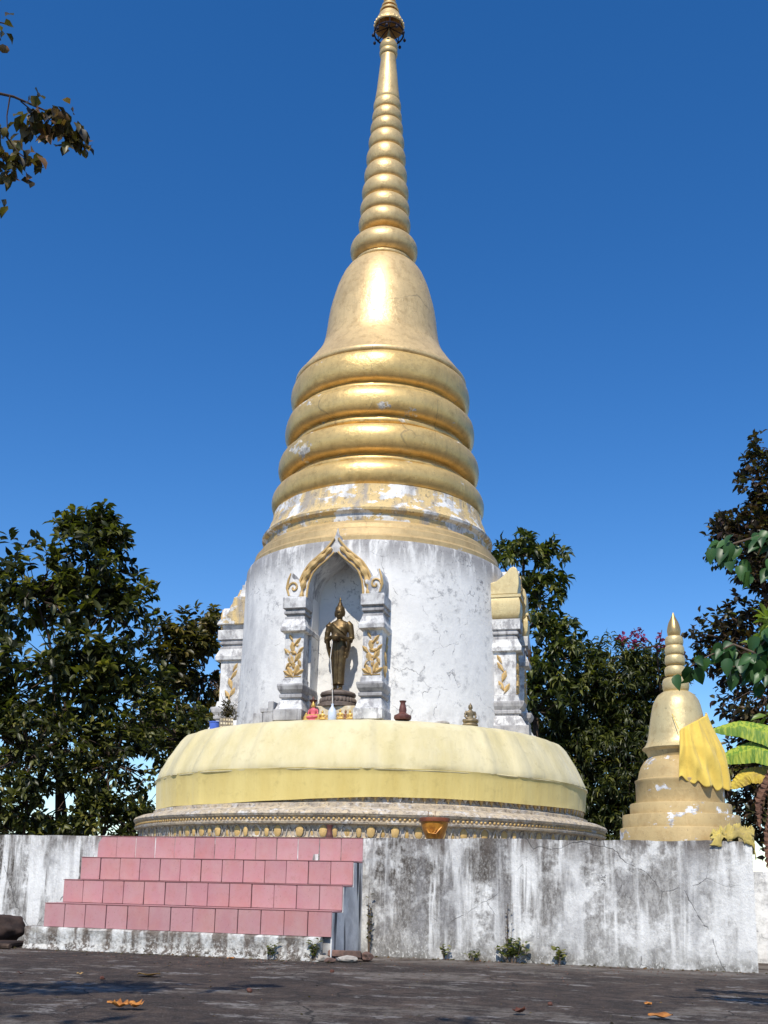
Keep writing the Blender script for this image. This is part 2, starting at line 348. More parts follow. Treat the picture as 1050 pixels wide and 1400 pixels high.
class B:
    """collects verts/faces"""
    def __init__(s): s.v = []; s.f = []
    def add(s, v, f):
        k = len(s.v); s.v += [tuple(p) for p in v]; s.f += [tuple(i+k for i in q) for q in f]; return s
    def box(s, x0, x1, y0, y1, z0, z1, jit=0):
        v = [(x, y, z) for z in (z0, z1) for y in (y0, y1) for x in (x0, x1)]
        if jit: v = [(a+random.uniform(-jit, jit), b+random.uniform(-jit, jit), c+random.uniform(-jit, jit)) for a, b, c in v]
        return s.add(v, [(0, 2, 3, 1), (4, 5, 7, 6), (0, 1, 5, 4), (2, 6, 7, 3), (0, 4, 6, 2), (1, 3, 7, 5)])
    def lathe(s, prof, seg=64, cx=0, cy=0, a0=0, a1=2*PI, fn=None, closed=True, caps=True):
        n = len(prof); full = abs(a1-a0-2*PI) < 1e-6; m_ = seg if full else seg+1
        v = []
        for i in range(m_):
            a = a0+(a1-a0)*i/seg
            for r, z in prof:
                if fn: r, z = fn(a, r, z)
                v.append((cx+r*math.sin(a), cy-r*math.cos(a), z))
        f = []
        for i in range(seg):
            i2 = (i+1) % m_
            for j in range(n-1): f.append((i*n+j, i2*n+j, i2*n+j+1, i*n+j+1))
        if full and caps:
            if prof[0][0] > 1e-5: f.append(tuple(i*n for i in range(m_-1, -1, -1)))
            if prof[-1][0] > 1e-5: f.append(tuple(i*n+n-1 for i in range(m_)))
        return s.add(v, f)
    def tube(s, pts, rad, seg=6, cap=True):
        pts = [Vector(p) for p in pts]; n = len(pts)
        if not hasattr(rad, '__len__'): rad = [rad]*n
        v = []; up = Vector((.31, .17, .93))
        for i, p in enumerate(pts):
            t = (pts[min(i+1, n-1)]-pts[max(i-1, 0)]).normalized()
            a = t.cross(up)
            if a.length < .05: a = t.cross(Vector((1, 0, 0)))
            a.normalize(); b = t.cross(a)
            for k in range(seg):
                q = 2*PI*k/seg; v.append(p+(a*math.cos(q)+b*math.sin(q))*rad[i])
        f = [(i*seg+k, i*seg+(k+1) % seg, (i+1)*seg+(k+1) % seg, (i+1)*seg+k) for i in range(n-1) for k in range(seg)]
        if cap: f += [tuple(range(seg-1, -1, -1)), tuple((n-1)*seg+k for k in range(seg))]
        return s.add(v, f)
    def ell(s, c, r, u=10, w_=7, rot=None):
        v = []; f = []
        for j in range(w_+1):
            t = PI*j/w_
            for i in range(u):
                a = 2*PI*i/u; p = Vector((r[0]*math.sin(t)*math.cos(a), r[1]*math.sin(t)*math.sin(a), r[2]*math.cos(t)))
                if rot: p = rot @ p
                v.append(Vector(c)+p)
        for j in range(w_):
            for i in range(u): f.append((j*u+i, (j+1)*u+i, (j+1)*u+(i+1) % u, j*u+(i+1) % u))
        return s.add(v, f)
    def prism(s, poly, y0, y1):
        """poly of (x,z) ccw seen from -y, extruded y0 (front) .. y1 (back)"""
        n = len(poly); v = [(x, y0, z) for x, z in poly]+[(x, y1, z) for x, z in poly]
        f = [tuple(range(n)), tuple(range(2*n-1, n-1, -1))]+[(i, i+n, (i+1) % n+n, (i+1) % n) for i in range(n)]
        return s.add(v, f)
    def loft(s, secs, seg=16):
        """secs: (z,cx,cy,rx,ry)"""
        v = []; n = len(secs)
        for z, cx, cy, rx, ry in secs:
            for k in range(seg):
                a = 2*PI*k/seg; v.append((cx+rx*math.cos(a), cy+ry*math.sin(a), z))
        f = [(i*seg+k, i*seg+(k+1) % seg, (i+1)*seg+(k+1) % seg, (i+1)*seg+k) for i in range(n-1) for k in range(seg)]
        f += [tuple(range(seg-1, -1, -1)), tuple((n-1)*seg+k for k in range(seg))]
        return s.add(v, f)
    def rot(s, ang, c=(0, 0)):
        ca, sa = math.cos(ang), math.sin(ang)
        s.v = [(c[0]+(x-c[0])*ca-(y-c[1])*sa, c[1]+(x-c[0])*sa+(y-c[1])*ca, z) for x, y, z in s.v]; return s
    def move(s, d): s.v = [(x+d[0], y+d[1], z+d[2]) for x, y, z in s.v]; return s
    def build(s, name, mat, parent=None, smooth=False, loc=None, sharp=40):
        return mesh(name, s.v, s.f, mat, parent, smooth, loc, sharp if smooth else None)

def fast(name, V, F, mat, parent=None, tint=None, loc=None):
    me = bpy.data.meshes.new(name); nv, nf = len(V), len(F)
    me.vertices.add(nv); me.vertices.foreach_set('co', np.asarray(V, np.float32).ravel())
    me.loops.add(nf*3); me.loops.foreach_set('vertex_index', np.asarray(F, np.int32).ravel())
    me.polygons.add(nf); me.polygons.foreach_set('loop_start', np.arange(nf, dtype=np.int32)*3); me.polygons.foreach_set('loop_total', np.full(nf, 3, np.int32))
    me.update(calc_edges=True)
    if tint is not None:
        at = me.attributes.new('tint', 'FLOAT', 'FACE'); at.data.foreach_set('value', np.asarray(tint, np.float32))
    me.materials.append(M[mat] if isinstance(mat, str) else mat)
    return link(name, me, parent, loc)
def unit(a): return a/np.maximum(np.linalg.norm(a, axis=-1, keepdims=True), 1e-6)
def leaves(P_, D_, L, W, rnd=rng, droop=.25):
    """P_ base points (n,3), D_ directions (n,3): pointed, folded and bent leaves, 6 tris each"""
    n_ = len(P_); D_ = unit(D_); up = np.tile([0, 0, 1.], (n_, 1)); sd_ = unit(np.cross(D_, up+rnd.normal(0, .45, (n_, 3)))); nn = unit(np.cross(sd_, D_))
    L = (L*rnd.uniform(.65, 1.2, n_))[:, None]; W_ = (W*rnd.uniform(.75, 1.2, n_))[:, None]
    b0 = P_; m1 = P_+D_*L*.38-nn*L*.03; m2 = P_+D_*L*.72-nn*L*.10; tip = P_+D_*L-nn*L*droop
    fold = nn*W_*.45
    l1 = m1+sd_*W_+fold; r1 = m1-sd_*W_+fold; l2 = m2+sd_*W_*.78+fold; r2 = m2-sd_*W_*.78+fold
    V = np.stack([b0, m1, m2, tip, l1, r1, l2, r2], 1).reshape(-1, 3)
    T = np.array([[0, 1, 4], [0, 5, 1], [1, 2, 6], [1, 6, 4], [1, 5, 7], [1, 7, 2], [2, 3, 6], [2, 7, 3]])
    F = (np.arange(n_)[:, None, None]*8+T[None]).reshape(-1, 3)
    return V, F, 8
def bake(o, name=None):
    """replace a modified object's mesh with its evaluated result"""
    dg = bpy.context.evaluated_depsgraph_get(); dg.update()
    me = bpy.data.meshes.new_from_object(o.evaluated_get(dg)); o.modifiers.clear(); o.data = me; return o
def remesh(o, vox, it=3, fac=.5):
    r = o.modifiers.new('r', 'REMESH'); r.mode = 'VOXEL'; r.voxel_size = vox; r.use_smooth_shade = True
    s_ = o.modifiers.new('s', 'SMOOTH'); s_.iterations = it; s_.factor = fac
    return bake(o)
def bevel(o, wd, seg=1):
    b = o.modifiers.new('b', 'BEVEL'); b.width = wd; b.segments = seg; b.limit_method = 'ANGLE'; b.angle_limit = R(40); return o

# ------------------------------------------------------------------ SETTING: ground
b = B(); n = 60
b.add([(-1500, -1500, 0), (1500, -1500, 0), (1500, 1500, 0), (-1500, 1500, 0)], [(0, 1, 2, 3)])
gr = b.build('ground', 'ground'); tag(gr, kind='structure')

# ------------------------------------------------------------------ terrace (square platform with weathered walls)
WX, WY, WZ = 5.75, 5.28, 1.27
ter = empty('terrace', (0, 0, 0), 'square raised terrace with streaked white plaster walls under the large golden stupa', 'terrace')
# wall as gently uneven sheet solids
def uneven_wall(name, x0, x1, y0, y1, z0, z1, mat, parent, nx, nz, amp=.008, axis='x'):
    v = []; f = []
    for side in (0, 1):
        for i in range(nx+1):
            for k in range(nz+1):
                t = i/nx; z = z0+(z1-z0)*k/nz
                if axis == 'x':
                    x = x0+(x1-x0)*t; y = y0 if side == 0 else y1
                else:
                    y = y0+(y1-y0)*t; x = x1 if side == 0 else x0
                d = mnoise.noise(Vector((x*1.3, y*1.3, z*1.7)))*amp*2
                zz = z + (mnoise.noise(Vector((x*2.2, y*2.2, 9)))*.012+mnoise.noise(Vector((x*9, y*9, 3)))*.006 if k == nz else 0)
                if axis == 'x': v.append((x, y+(d if side == 0 else 0), zz))
                else: v.append((x+(d if side == 0 else 0), y, zz))
    m_ = (nx+1)*(nz+1)
    for i in range(nx):
        for k in range(nz):
            a = i*(nz+1)+k; q = (a, a+nz+1, a+nz+2, a+1)
            f.append(q); f.append(tuple(m_+j for j in reversed(q)))
        a = i*(nz+1)+nz; f.append((a, a+nz+1, m_+a+nz+1, m_+a))
    for i in (0, nx):
        for k in range(nz):
            a = i*(nz+1)+k; q = (a, a+1, m_+a+1, m_+a); f.append(q if i == 0 else tuple(reversed(q)))
    o = mesh(name, v, f, mat, parent, True, sharp=50)
    return o
uneven_wall('front_wall', -WX, WX, -WY, -WY+.25, -.05, WZ, 'wall', ter, 160, 14)
uneven_wall('side_wall', WX-.25, WX-.002, -WY+.252, WY, -.05, WZ-.003, 'wall', ter, 90, 10, .006, 'y')
b = B().box(-WX, -WX+.25, -WY+.252, WY, -.05, WZ-.003); b.build('side_wall', 'wall', ter)
b = B().box(-WX+.252, WX-.27, WY-.25, WY, -.05, WZ-.003); b.build('back_wall', 'wall', ter)
b = B().box(-WX+.24, WX-.26, -WY+.24, WY-.24, .9, WZ-.012); b.build('paved_top', 'slab', ter)

# low boundary wall beyond the terrace on the right
lw = empty('boundary_wall', (8, -3.8, 0), 'low off-white boundary wall behind the right corner of the terrace', 'wall')
uneven_wall('wall_body', 5.78, 12, -3.8, -3.6, -.05, .99, 'drum', lw, 40, 8).location = (-8, 3.8, 0)

# ------------------------------------------------------------------ staircase
stair = empty('staircase', (0, -5.7, 0), 'four-step staircase faced with square pink tiles climbing to the terrace', 'staircase')
SX0, SX1 = -1.715, 1.665; NT = 13; TW = (SX1-SX0)/NT; Z0 = .235; RISE = (WZ-Z0)/4; TR = .32; YF = -WY-3*TR
off = (0, 5.7, 0)
b = B()
for k in range(4):      # k=0 lowest
    y0 = YF+k*TR; z1 = Z0+(k+1)*RISE
    b.box(SX0+.004, SX1-.012, y0+.016, -WY+.04, Z0+k*RISE, z1-.016)
o = b.build('step_core', 'mortar', stair, loc=off)
for xs_, tk in ((SX1, 1), (SX0, -1)):      # flank plaster, one stepped panel each side
    pts = [(YF+.012, -.02)]
    for k in range(3): pts += [(YF+k*TR+.012, Z0+(k+1)*RISE-.02), (YF+(k+1)*TR+(.012 if k < 2 else .03), Z0+(k+1)*RISE-.02)]
    pts += [(-WY+.03, -.02)]; n_ = len(pts)
    v = [(xs_, y, z) for y, z in pts]+[(xs_-.012*tk, y, z) for y, z in pts]
    f = [tuple(range(n_)), tuple(range(2*n_-1, n_-1, -1))]+[(i, i+n_, (i+1) % n_+n_, (i+1) % n_) for i in range(n_)]
    mesh('flank', v, f, 'flank', stair, False, off)
# plinth: rough block, a bit wider on the left
v = []; nx = 90
b = B()
px0, px1 = -1.93, 1.56
prof = [(-.05, 0), (.0, 0), (.05, .005), (.11, .0), (.17, .004), (.215, -.004), (.235, .012)]
for i in range(nx+1):
    x = px0+(px1-px0)*i/nx
    for z, d in prof:
        dd = mnoise.noise(Vector((x*6, 0, z*9)))*.018 + mnoise.noise(Vector((x*19, 4, z*19)))*.008
        v.append((x, YF-.035+d+dd - (.03 if z < .04 else 0), z + (mnoise.noise(Vector((x*7, 1, 1)))*.006 if z > .2 else 0)))
    v.append((x, YF+.3, .236))
m_ = len(prof)+1
f = [(i*m_+j, (i+1)*m_+j, (i+1)*m_+j+1, i*m_+j+1) for i in range(nx) for j in range(m_-1)]
k = len(v); v += [(px0, YF+.3, -.05), (px1, YF+.3, -.05)]
f += [tuple([k]+[j for j in range(m_-1, -1, -1)]), tuple([k+1]+[nx*m_+j for j in range(m_)])]
mesh('plinth', v, f, 'plinth', stair, True, off, 50)
b = B().box(px0+.01, SX0-.002, YF+.3, -WY+.002, -.04, .225); b.build('plinth_return', 'plinth', stair, loc=off)
b = B().box(px1-.1, SX1-.012, YF+.05, YF+.31, -.04, .228); b.build('plinth_return', 'flank', stair, loc=off)
# tiles share meshes
def tilemesh(w_, h, t, nm):
    bm = bmesh.new(); bmesh.ops.create_cube(bm, size=1)
    for q in bm.verts: q.co = Vector((q.co.x*w_, q.co.y*t, q.co.z*h))
    bmesh.ops.bevel(bm, geom=[e for e in bm.edges], offset=.004, segments=1, affect='EDGES')
    me = bpy.data.meshes.new(nm); bm.to_mesh(me); bm.free(); me.materials.append(M['tile']); return me
rt = tilemesh(TW-.007, RISE-.012, .018, 'tile'); tt = tilemesh(TW-.007, .018, TR-.012, 'tile')
for k in range(4):
    for i in range(NT):
        x = SX0+TW*(i+.5); o = link('tile', rt, stair, (x+random.uniform(-.002, .002), YF+k*TR+.004+random.uniform(-.0025, .0025)+5.7, Z0+RISE*(k+.5)-.004))
        o.rotation_euler = (random.uniform(-.008, .008), random.uniform(-.007, .007), random.uniform(-.010, .010))
for k in range(4):
    if k == 3: continue
    for i in range(NT):
        x = SX0+TW*(i+.5); o = link('tread_tile', tt, stair, (x, YF+k*TR+TR/2+.003+5.7, Z0+RISE*(k+1)-.009+random.uniform(-.002, .001)))
# nosing grime line
for k in range(4):
    b = B().box(SX0-.002, SX1-.006, YF+k*TR-.009, YF+k*TR+.02, Z0+(k+1)*RISE-.0085, Z0+(k+1)*RISE-.0005)
    b.build('nosing', 'grime', stair, loc=off)

# ------------------------------------------------------------------ MAIN STUPA
SO = (.045, 0, WZ); SB = R(3.5)
st = empty('stupa', SO, 'tall golden bell-shaped stupa on a round white drum, bronze Buddha in its niche', 'stupa', rz=SB)
O = (0, 0, -WZ)
def part(b, name, mat, parent=st, smooth=True, sharp=35): return b.build(name, mat, parent, smooth, O if parent is st else None, sharp)
# base moulding
base = part(B().lathe([(3.70, 1.24), (3.70, 1.33), (3.72, 1.345), (3.70, 1.36), (3.705, 1.50), (3.73, 1.512), (3.79, 1.52), (3.80, 1.545), (3.765, 1.555), (3.765, 1.61), (3.80, 1.62), (3.82, 1.65), (3.80, 1.68),
    (3.72, 1.715), (3.56, 1.745), (3.52, 1.76), (3.52, 1.80), (3.455, 1.815), (3.43, 1.83), (3.40, 1.97), (3.41, 2.25), (3.33, 2.5), (3.16, 2.78), (3.05, 2.90), (2.87, 2.96), (2.0, 3.0)], 160,
    fn=lambda a, r, z: (r+.006*mnoise.noise(Vector((a*5, z*4, 0))), z+.004*mnoise.noise(Vector((a*4, r, 5))))), 'base_moulding', 'base')
# lotus petals round the band: 150 individual parts
NP = 150
def petal_mesh(hw, z0, z1, pr, nm, mat):
    v = [(0, -pr, (z0+z1)/2)]; seg = 10
    pts = []
    for k in range(seg):
        a = 2*PI*k/seg; x = hw*math.sin(a); zz = (z0+z1)/2+(z1-z0)/2*math.cos(a)
        if math.cos(a) < 0: x *= .85+.15*abs(math.cos(a))
        else: x *= 1-.22*math.cos(a)**2
        pts.append((x, zz))
    v += [(x*.7, -pr*.85, (z0+z1)/2+(zz-(z0+z1)/2)*.75) for x, zz in pts]+[(x, 0, zz) for x, zz in pts]
    f = [(0, 1+(k+1) % seg, 1+k) for k in range(seg)]+[(1+k, 1+(k+1) % seg, 1+seg+(k+1) % seg, 1+seg+k) for k in range(seg)]
    me = bpy.data.meshes.new(nm); me.from_pydata(v, [], f); me.materials.append(M[mat]); me.polygons.foreach_set('use_smooth', [True]*len(me.polygons)); return me
pmA = petal_mesh(.056, 1.345, 1.502, .013, 'petal', 'petal_gold'); pmB = petal_mesh(.036, 1.345, 1.485, .012, 'petal', 'petal_gold')
rimb = B()
for i in range(NP):
    a = 2*PI*i/NP; big = i % 2 == 0
    me = pmA if big else pmB
    o = link('petal', me, base); o.location = (3.712*math.sin(a), -3.712*math.cos(a), 0); o.rotation_euler = (random.uniform(-.02, .02), 0, a)
    # rim ridge around each big petal, and scroll between
    if big:
        pts = []
        for k in range(13):
            t = -PI*.78+2*PI*.78*k/12; ux = .074*math.sin(t)*(1 if abs(t) > 1.2 else .95); zz = 1.42+.088*math.cos(t)
            aa = a+ux/3.72; pts.append((3.722*math.sin(aa), -3.722*math.cos(aa), zz))
        rimb.tube(pts, .0075, 4)
    else:
        for sgn in (-1, 1):
            aa = a+sgn*.024/3.7
            rimb.tube([(3.72*math.sin(a+sgn*.042/3.7), -3.72*math.cos(a+sgn*.042/3.7), 1.35), (3.724*math.sin(aa), -3.724*math.cos(aa), 1.43), (3.722*math.sin(a), -3.722*math.cos(a), 1.50)], .0065, 4)
o = rimb.build('petal_rim', 'rim', base, True); tag(o, kind='stuff')
bd = B()
for i in range(360):
    a = 2*PI*(i+random.uniform(-.1, .1))/360; p = (3.772*math.sin(a), -3.772*math.cos(a), 1.583)
    bd.ell(p, (.021, .021, .019), 6, 4)
o = bd.build('bead_row', 'gold_ochre', base, True); tag(o, kind='stuff')
fr = B(); fg = B()
for i in range(260):
    a = 2*PI*i/260; tgt = fr if i % 2 else fg; h = .105 if i % 2 else .085
    vs = []
    for k, (u, zz) in enumerate([(-.036, 1.965), (.036, 1.965), (.030, 1.90), (0, 1.965-h-.03), (-.030, 1.90)]):
        aa = a+u/3.43; rr = 3.448; vs.append((rr*math.sin(aa), -rr*math.cos(aa), zz))
    for k in range(5):
        x, y, z = vs[k]; vs.append((x*.985, y*.985, z))
    c0 = (3.466*math.sin(a), -3.466*math.cos(a), 1.925); vs.append(c0)
    tgt.add(vs, [(10, k, (k+1) % 5) for k in range(5)]+[(k, k+5, (k+1) % 5+5, (k+1) % 5) for k in range(5)])
o = fr.build('drip_petal_row', 'gold_ochre', base); tag(o, kind='stuff'); o = fg.build('drip_petal_row', 'rim', base); tag(o, kind='stuff')

# drum (solid), niches carved out
drum = part(B().lathe([(2.34, 2.9), (2.33, 3.06), (2.28, 3.12), (2.275, 3.5), (2.255, 4.6), (2.235, 5.70), (2.225, 5.86), (2.205, 5.90), (1.5, 5.95)], 180,
    fn=lambda a, r, z: (r+.016*mnoise.noise(Vector((math.sin(a)*2.2, math.cos(a)*2.2, z*.8))), z)), 'drum', 'drum')
NIN = [(.0, 5.63), (-.06, 5.565), (-.14, 5.49), (-.26, 5.40), (-.34, 5.31), (-.395, 5.17), (-.415, 5.02), (-.42, 4.90), (-.42, 3.06)]
NIN = NIN+[(-x, z) for x, z in reversed(NIN[1:])]
cut = B()
for q in range(4):
    c_ = B().prism([(x, z) for x, z in NIN], -3.2, -1.87); c_.rot(q*PI/2); cut.add(c_.v, c_.f)
cutter = cut.build('cutter', None)
bm = bmesh.new(); bm.from_mesh(cutter.data); bmesh.ops.recalc_face_normals(bm, faces=bm.faces); bm.to_mesh(cutter.data); bm.free()
bm = bmesh.new(); bm.from_mesh(drum.data); bmesh.ops.recalc_face_normals(bm, faces=bm.faces); bm.to_mesh(drum.data); bm.free()
cutter.parent = st; cutter.location = O
bo = drum.modifiers.new('c', 'BOOLEAN'); bo.operation = 'DIFFERENCE'; bo.object = cutter; bo.solver = 'EXACT'
bpy.context.view_layer.update(); bake(drum)
bpy.data.objects.remove(cutter)
drum.data.polygons.foreach_set('use_smooth', [True]*len(drum.data.polygons)); drum.data.set_sharp_from_angle(angle=R(30))

# niche surrounds
def interp(poly, n=60):
    L = [0]
    for p, q in zip(poly, poly[1:]): L.append(L[-1]+math.dist(p, q))
    out = []
    for i in range(n+1):
        t = L[-1]*i/n
        for j in range(len(L)-1):
            if t <= L[j+1]+1e-9:
                f_ = (t-L[j])/(L[j+1]-L[j]+1e-9); out.append(tuple(a+(b_-a)*f_ for a, b_ in zip(poly[j], poly[j+1]))); break
    return out
def smoothp(poly, n=40, it=6):
    p = interp(poly, n)
    for _ in range(it): p = [p[0]]+[tuple((a+2*b_+c_)/4 for a, b_, c_ in zip(p[i-1], p[i], p[i+1])) for i in range(1, len(p)-1)]+[p[-1]]
    return p
VF = -2.47
inner_r = [(.0, 5.63), (.06, 5.565), (.14, 5.49), (.26, 5.40), (.34, 5.31), (.395, 5.17), (.415, 5.02), (.42, 4.93)]
outer_r = [(.0, 5.95), (.025, 5.86), (.07, 5.79), (.17, 5.67), (.30, 5.56), (.41, 5.47), (.49, 5.36), (.55, 5.22), (.58, 5.12), (.60, 4.93)]
def leaf_blob(b, x, z, L, wd, ang, y, th=.022):
    # pointed raised leaf in xz-plane facing -y
    pts = [(0, -L/2), (wd*.7, -L*.15), (wd, L*.1), (wd*.45, L*.36), (0, L/2), (-wd*.45, L*.36), (-wd, L*.1), (-wd*.7, -L*.15)]
    ca, sa = math.cos(ang), math.sin(ang); vs = [(x+p*ca-q*sa, y, z+p*sa+q*ca) for p, q in pts]
    mid = [(x-qq*sa, y-th, z+qq*ca) for qq in (-L*.3, L*.25)]
    k = 8; vs += mid
    f = [(0, 1, 8), (1, 2, 9, 8), (2, 3, 9), (3, 4, 9), (4, 5, 9), (5, 6, 9), (6, 7, 8, 9), (7, 0, 8)]
    b.add(vs, f)
PILZ = [(3.05, .215, .24), (3.21, .215, .24), (3.22, .205, .20), (3.355, .170, .12), (3.37, .150, .08), (3.40, .150, .08), (3.405, .175, .12), (3.455, .178, .12), (3.46, .160, .09),
        (3.47, .165, .10), (3.52, .192, .15), (3.575, .200, .17), (3.605, .196, .165), (3.61, .165, .09), (3.70, .160, .07), (3.705, .145, .04), (4.40, .145, .04), (4.405, .195, .13), (4.47, .198, .135), (4.50, .185, .12),
        (4.60, .155, .07), (4.64, .152, .06), (4.645, .135, .03), (4.675, .135, .03), (4.68, .165, .08), (4.72, .165, .08), (4.725, .150, .06), (4.755, .150, .06), (4.76, .178, .11), (4.93, .180, .115)]
def pilaster_b(u):
    b = B(); v = []; n_ = len(PILZ)
    for z, hw, dv in PILZ:
        y0 = VF+.02-dv; y1 = -1.9; j = lambda: random.uniform(-.002, .002)
        v += [(u-hw+j(), y0+j(), z), (u+hw+j(), y0+j(), z), (u+hw, y1, z), (u-hw, y1, z)]
    f = [(i*4+k, i*4+(k+1) % 4, (i+1)*4+(k+1) % 4, (i+1)*4+k) for i in range(n_-1) for k in range(4)]+[(3, 2, 1, 0), tuple((n_-1)*4+k for k in range(4))]
    return b.add(v, f)
def niche(q):
    # arch panel
    ri = smoothp(inner_r, 36, 3); ro = smoothp(outer_r, 36, 2)
    b = B()
    for s_ in (1, -1):
        n_ = len(ri); v = []
        for (xi, zi), (xo, zo) in zip(ri, ro):
            v += [(s_*xi, VF, zi), (s_*xo, VF, zo), (s_*xi, -2.0, zi), (s_*xo, -1.75, zo)]
        f = []
        for i in range(n_-1):
            a = i*4; c_ = a+4
            fs = [(a, a+1, c_+1, c_), (a+1, a+3, c_+3, c_+1), (a+2, a, c_, c_+2), (a+3, a+2, c_+2, c_+3)]
            f += fs if s_ < 0 else [tuple(reversed(t)) for t in fs]
        e = (n_-1)*4; f.append((e, e+1, e+3, e+2))
        b.add(v, f)
    fin = [(0, 5.90), (0, 6.03)]
    b.lathe([(.045, 5.84), (.035, 5.90), (.02, 5.95), (.006, 6.02)], 8, 0, VF+.06)
    b.rot(q*PI/2); arch = b.build('niche_arch', 'niche', st, True, O, 30)
    # gold mouldings following the arch and scrolls
    b = B()
    mid = [((a[0]*.42+c_[0]*.58), VF-.012, (a[1]*.42+c_[1]*.58)) for a, c_ in zip(ri, ro)]
    otr = [((a[0]*.06+c_[0]*.94), VF-.015, (a[1]*.06+c_[1]*.94)) for a, c_ in zip(ri, ro)]
    inn = [((a[0]*.90+c_[0]*.10), VF-.008, (a[1]*.90+c_[1]*.10)) for a, c_ in zip(ri, ro)]
    for s_ in (1, -1):
        m2 = [(s_*x, y, z) for x, y, z in mid[5:]]; b.tube(m2, [.026+.024*math.sin(PI*i/len(m2))+.012*math.sin(i*1.1) for i in range(len(m2))], 8)
        b.tube([(s_*x, y, z) for x, y, z in otr[3:]], .020, 6); b.tube([(s_*x, y, z) for x, y, z in inn[2:]], .016, 6)
        b.tube([(s_*(x*.75+xx*.25), y-.02, z*.75+zz*.25) for (x, y, z), (xx, _, zz) in zip(mid[12:22], otr[12:22])], .016, 5)
    b.rot(q*PI/2); b.build('arch_moulding', 'gold_ochre', arch, True)
    for s_ in (1, -1):   # naga-like end scroll sitting on each capital
        b = B(); cx_, cz = s_*.64, 5.10
        poly = [(.00, 4.935), (.10, 4.94), (.145, 5.0), (.165, 5.10), (.16, 5.20), (.135, 5.29), (.10, 5.34), (.07, 5.31), (.09, 5.25), (.06, 5.21), (.02, 5.22), (-.02, 5.19), (-.05, 5.12), (-.06, 5.02), (-.04, 4.95)]
        poly = [(s_*.575+s_*x, z) for x, z in poly]
        if s_ < 0: poly = poly[::-1]
        b.prism(poly, VF-.05, -2.0)
        b.rot(q*PI/2); o = b.build('end_scroll', 'niche', arch); bevel(o, .012, 2)
        b = B(); sp = []
        for k in range(26):
            t = k/25*4.3*PI/2; r_ = .085*(1-k/27)
            sp.append((s_*(.63+r_*math.cos(t)), VF-.056, 5.08+r_*1.15*math.sin(t)))
        b.tube(sp, .017, 5)
        b.tube([(s_*.70, VF-.055, 4.96), (s_*.735, VF-.055, 5.08), (s_*.72, VF-.055, 5.2), (s_*.685, VF-.055, 5.31)], [.016, .022, .018, .010], 5)
        b.rot(q*PI/2); b.build('scroll_relief', 'gold_ochre', arch, True)
    # gold lintel block behind the scroll, seen in profile from the side
    for s_ in (1, -1):
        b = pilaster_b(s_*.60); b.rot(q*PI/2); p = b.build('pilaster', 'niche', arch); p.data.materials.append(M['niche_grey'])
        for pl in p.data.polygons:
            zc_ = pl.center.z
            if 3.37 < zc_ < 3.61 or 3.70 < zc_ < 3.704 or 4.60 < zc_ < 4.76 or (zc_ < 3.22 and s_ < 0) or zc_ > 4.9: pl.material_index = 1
        bevel(p, .006, 1)
        b = B()
        for lf in [(-.09, 3.78, .16, .035, 1.0), (.10, 3.79, .16, .035, -1.0), (-.10, 4.10, .17, .035, .7), (.10, 4.12, .16, .032, -.7), (-.05, 4.32, .13, .028, .5), (.095, 3.93, .14, .03, .4), (-.05, 3.80, .22, .045, .5), (.05, 3.83, .22, .045, -.4), (-.04, 3.98, .22, .05, .35), (.06, 4.02, .20, .045, -.55), (-.02, 4.17, .20, .045, .1), (.045, 4.25, .20, .032, -.7), (0, 3.90, .13, .035, 0), (-.085, 3.90, .14, .03, -.6), (.0, 4.09, .11, .04, 1.2)]:
            leaf_blob(b, s_*.60+lf[0], lf[1], lf[2], lf[3], lf[4], VF-.022, .028)
        for k in range(5): b.ell((s_*.60+random.uniform(-.08, .08), VF-.024, 3.8+k*.1), (.022, .012, .022), 7, 5)
        b.tube([(s_*.60-.125, VF-.024, 3.73), (s_*.60+.125, VF-.024, 3.73)], .009, 4)
        # outer flank relief
        b2 = B()
        for lf in [(-.04, 3.80, .22, .04, .5), (.04, 3.85, .20, .04, -.5), (.0, 4.0, .22, .045, .3), (.05, 4.15, .22, .035, -.6), (.07, 4.28, .18, .03, -.5)]:
            leaf_blob(b2, lf[0], lf[1], lf[2], lf[3], lf[4], 0, .024)
        b2.v = [(s_*(.60+.148)-s_*y, -2.30+x, z) for x, y, z in b2.v]
        b.add(b2.v, b2.f)
        b.rot(q*PI/2); o = b.build('floral_relief', 'gold_ochre', arch)
    if q != 0:
        pass
    return arch
for q in (0, 1, 3): niche(q)
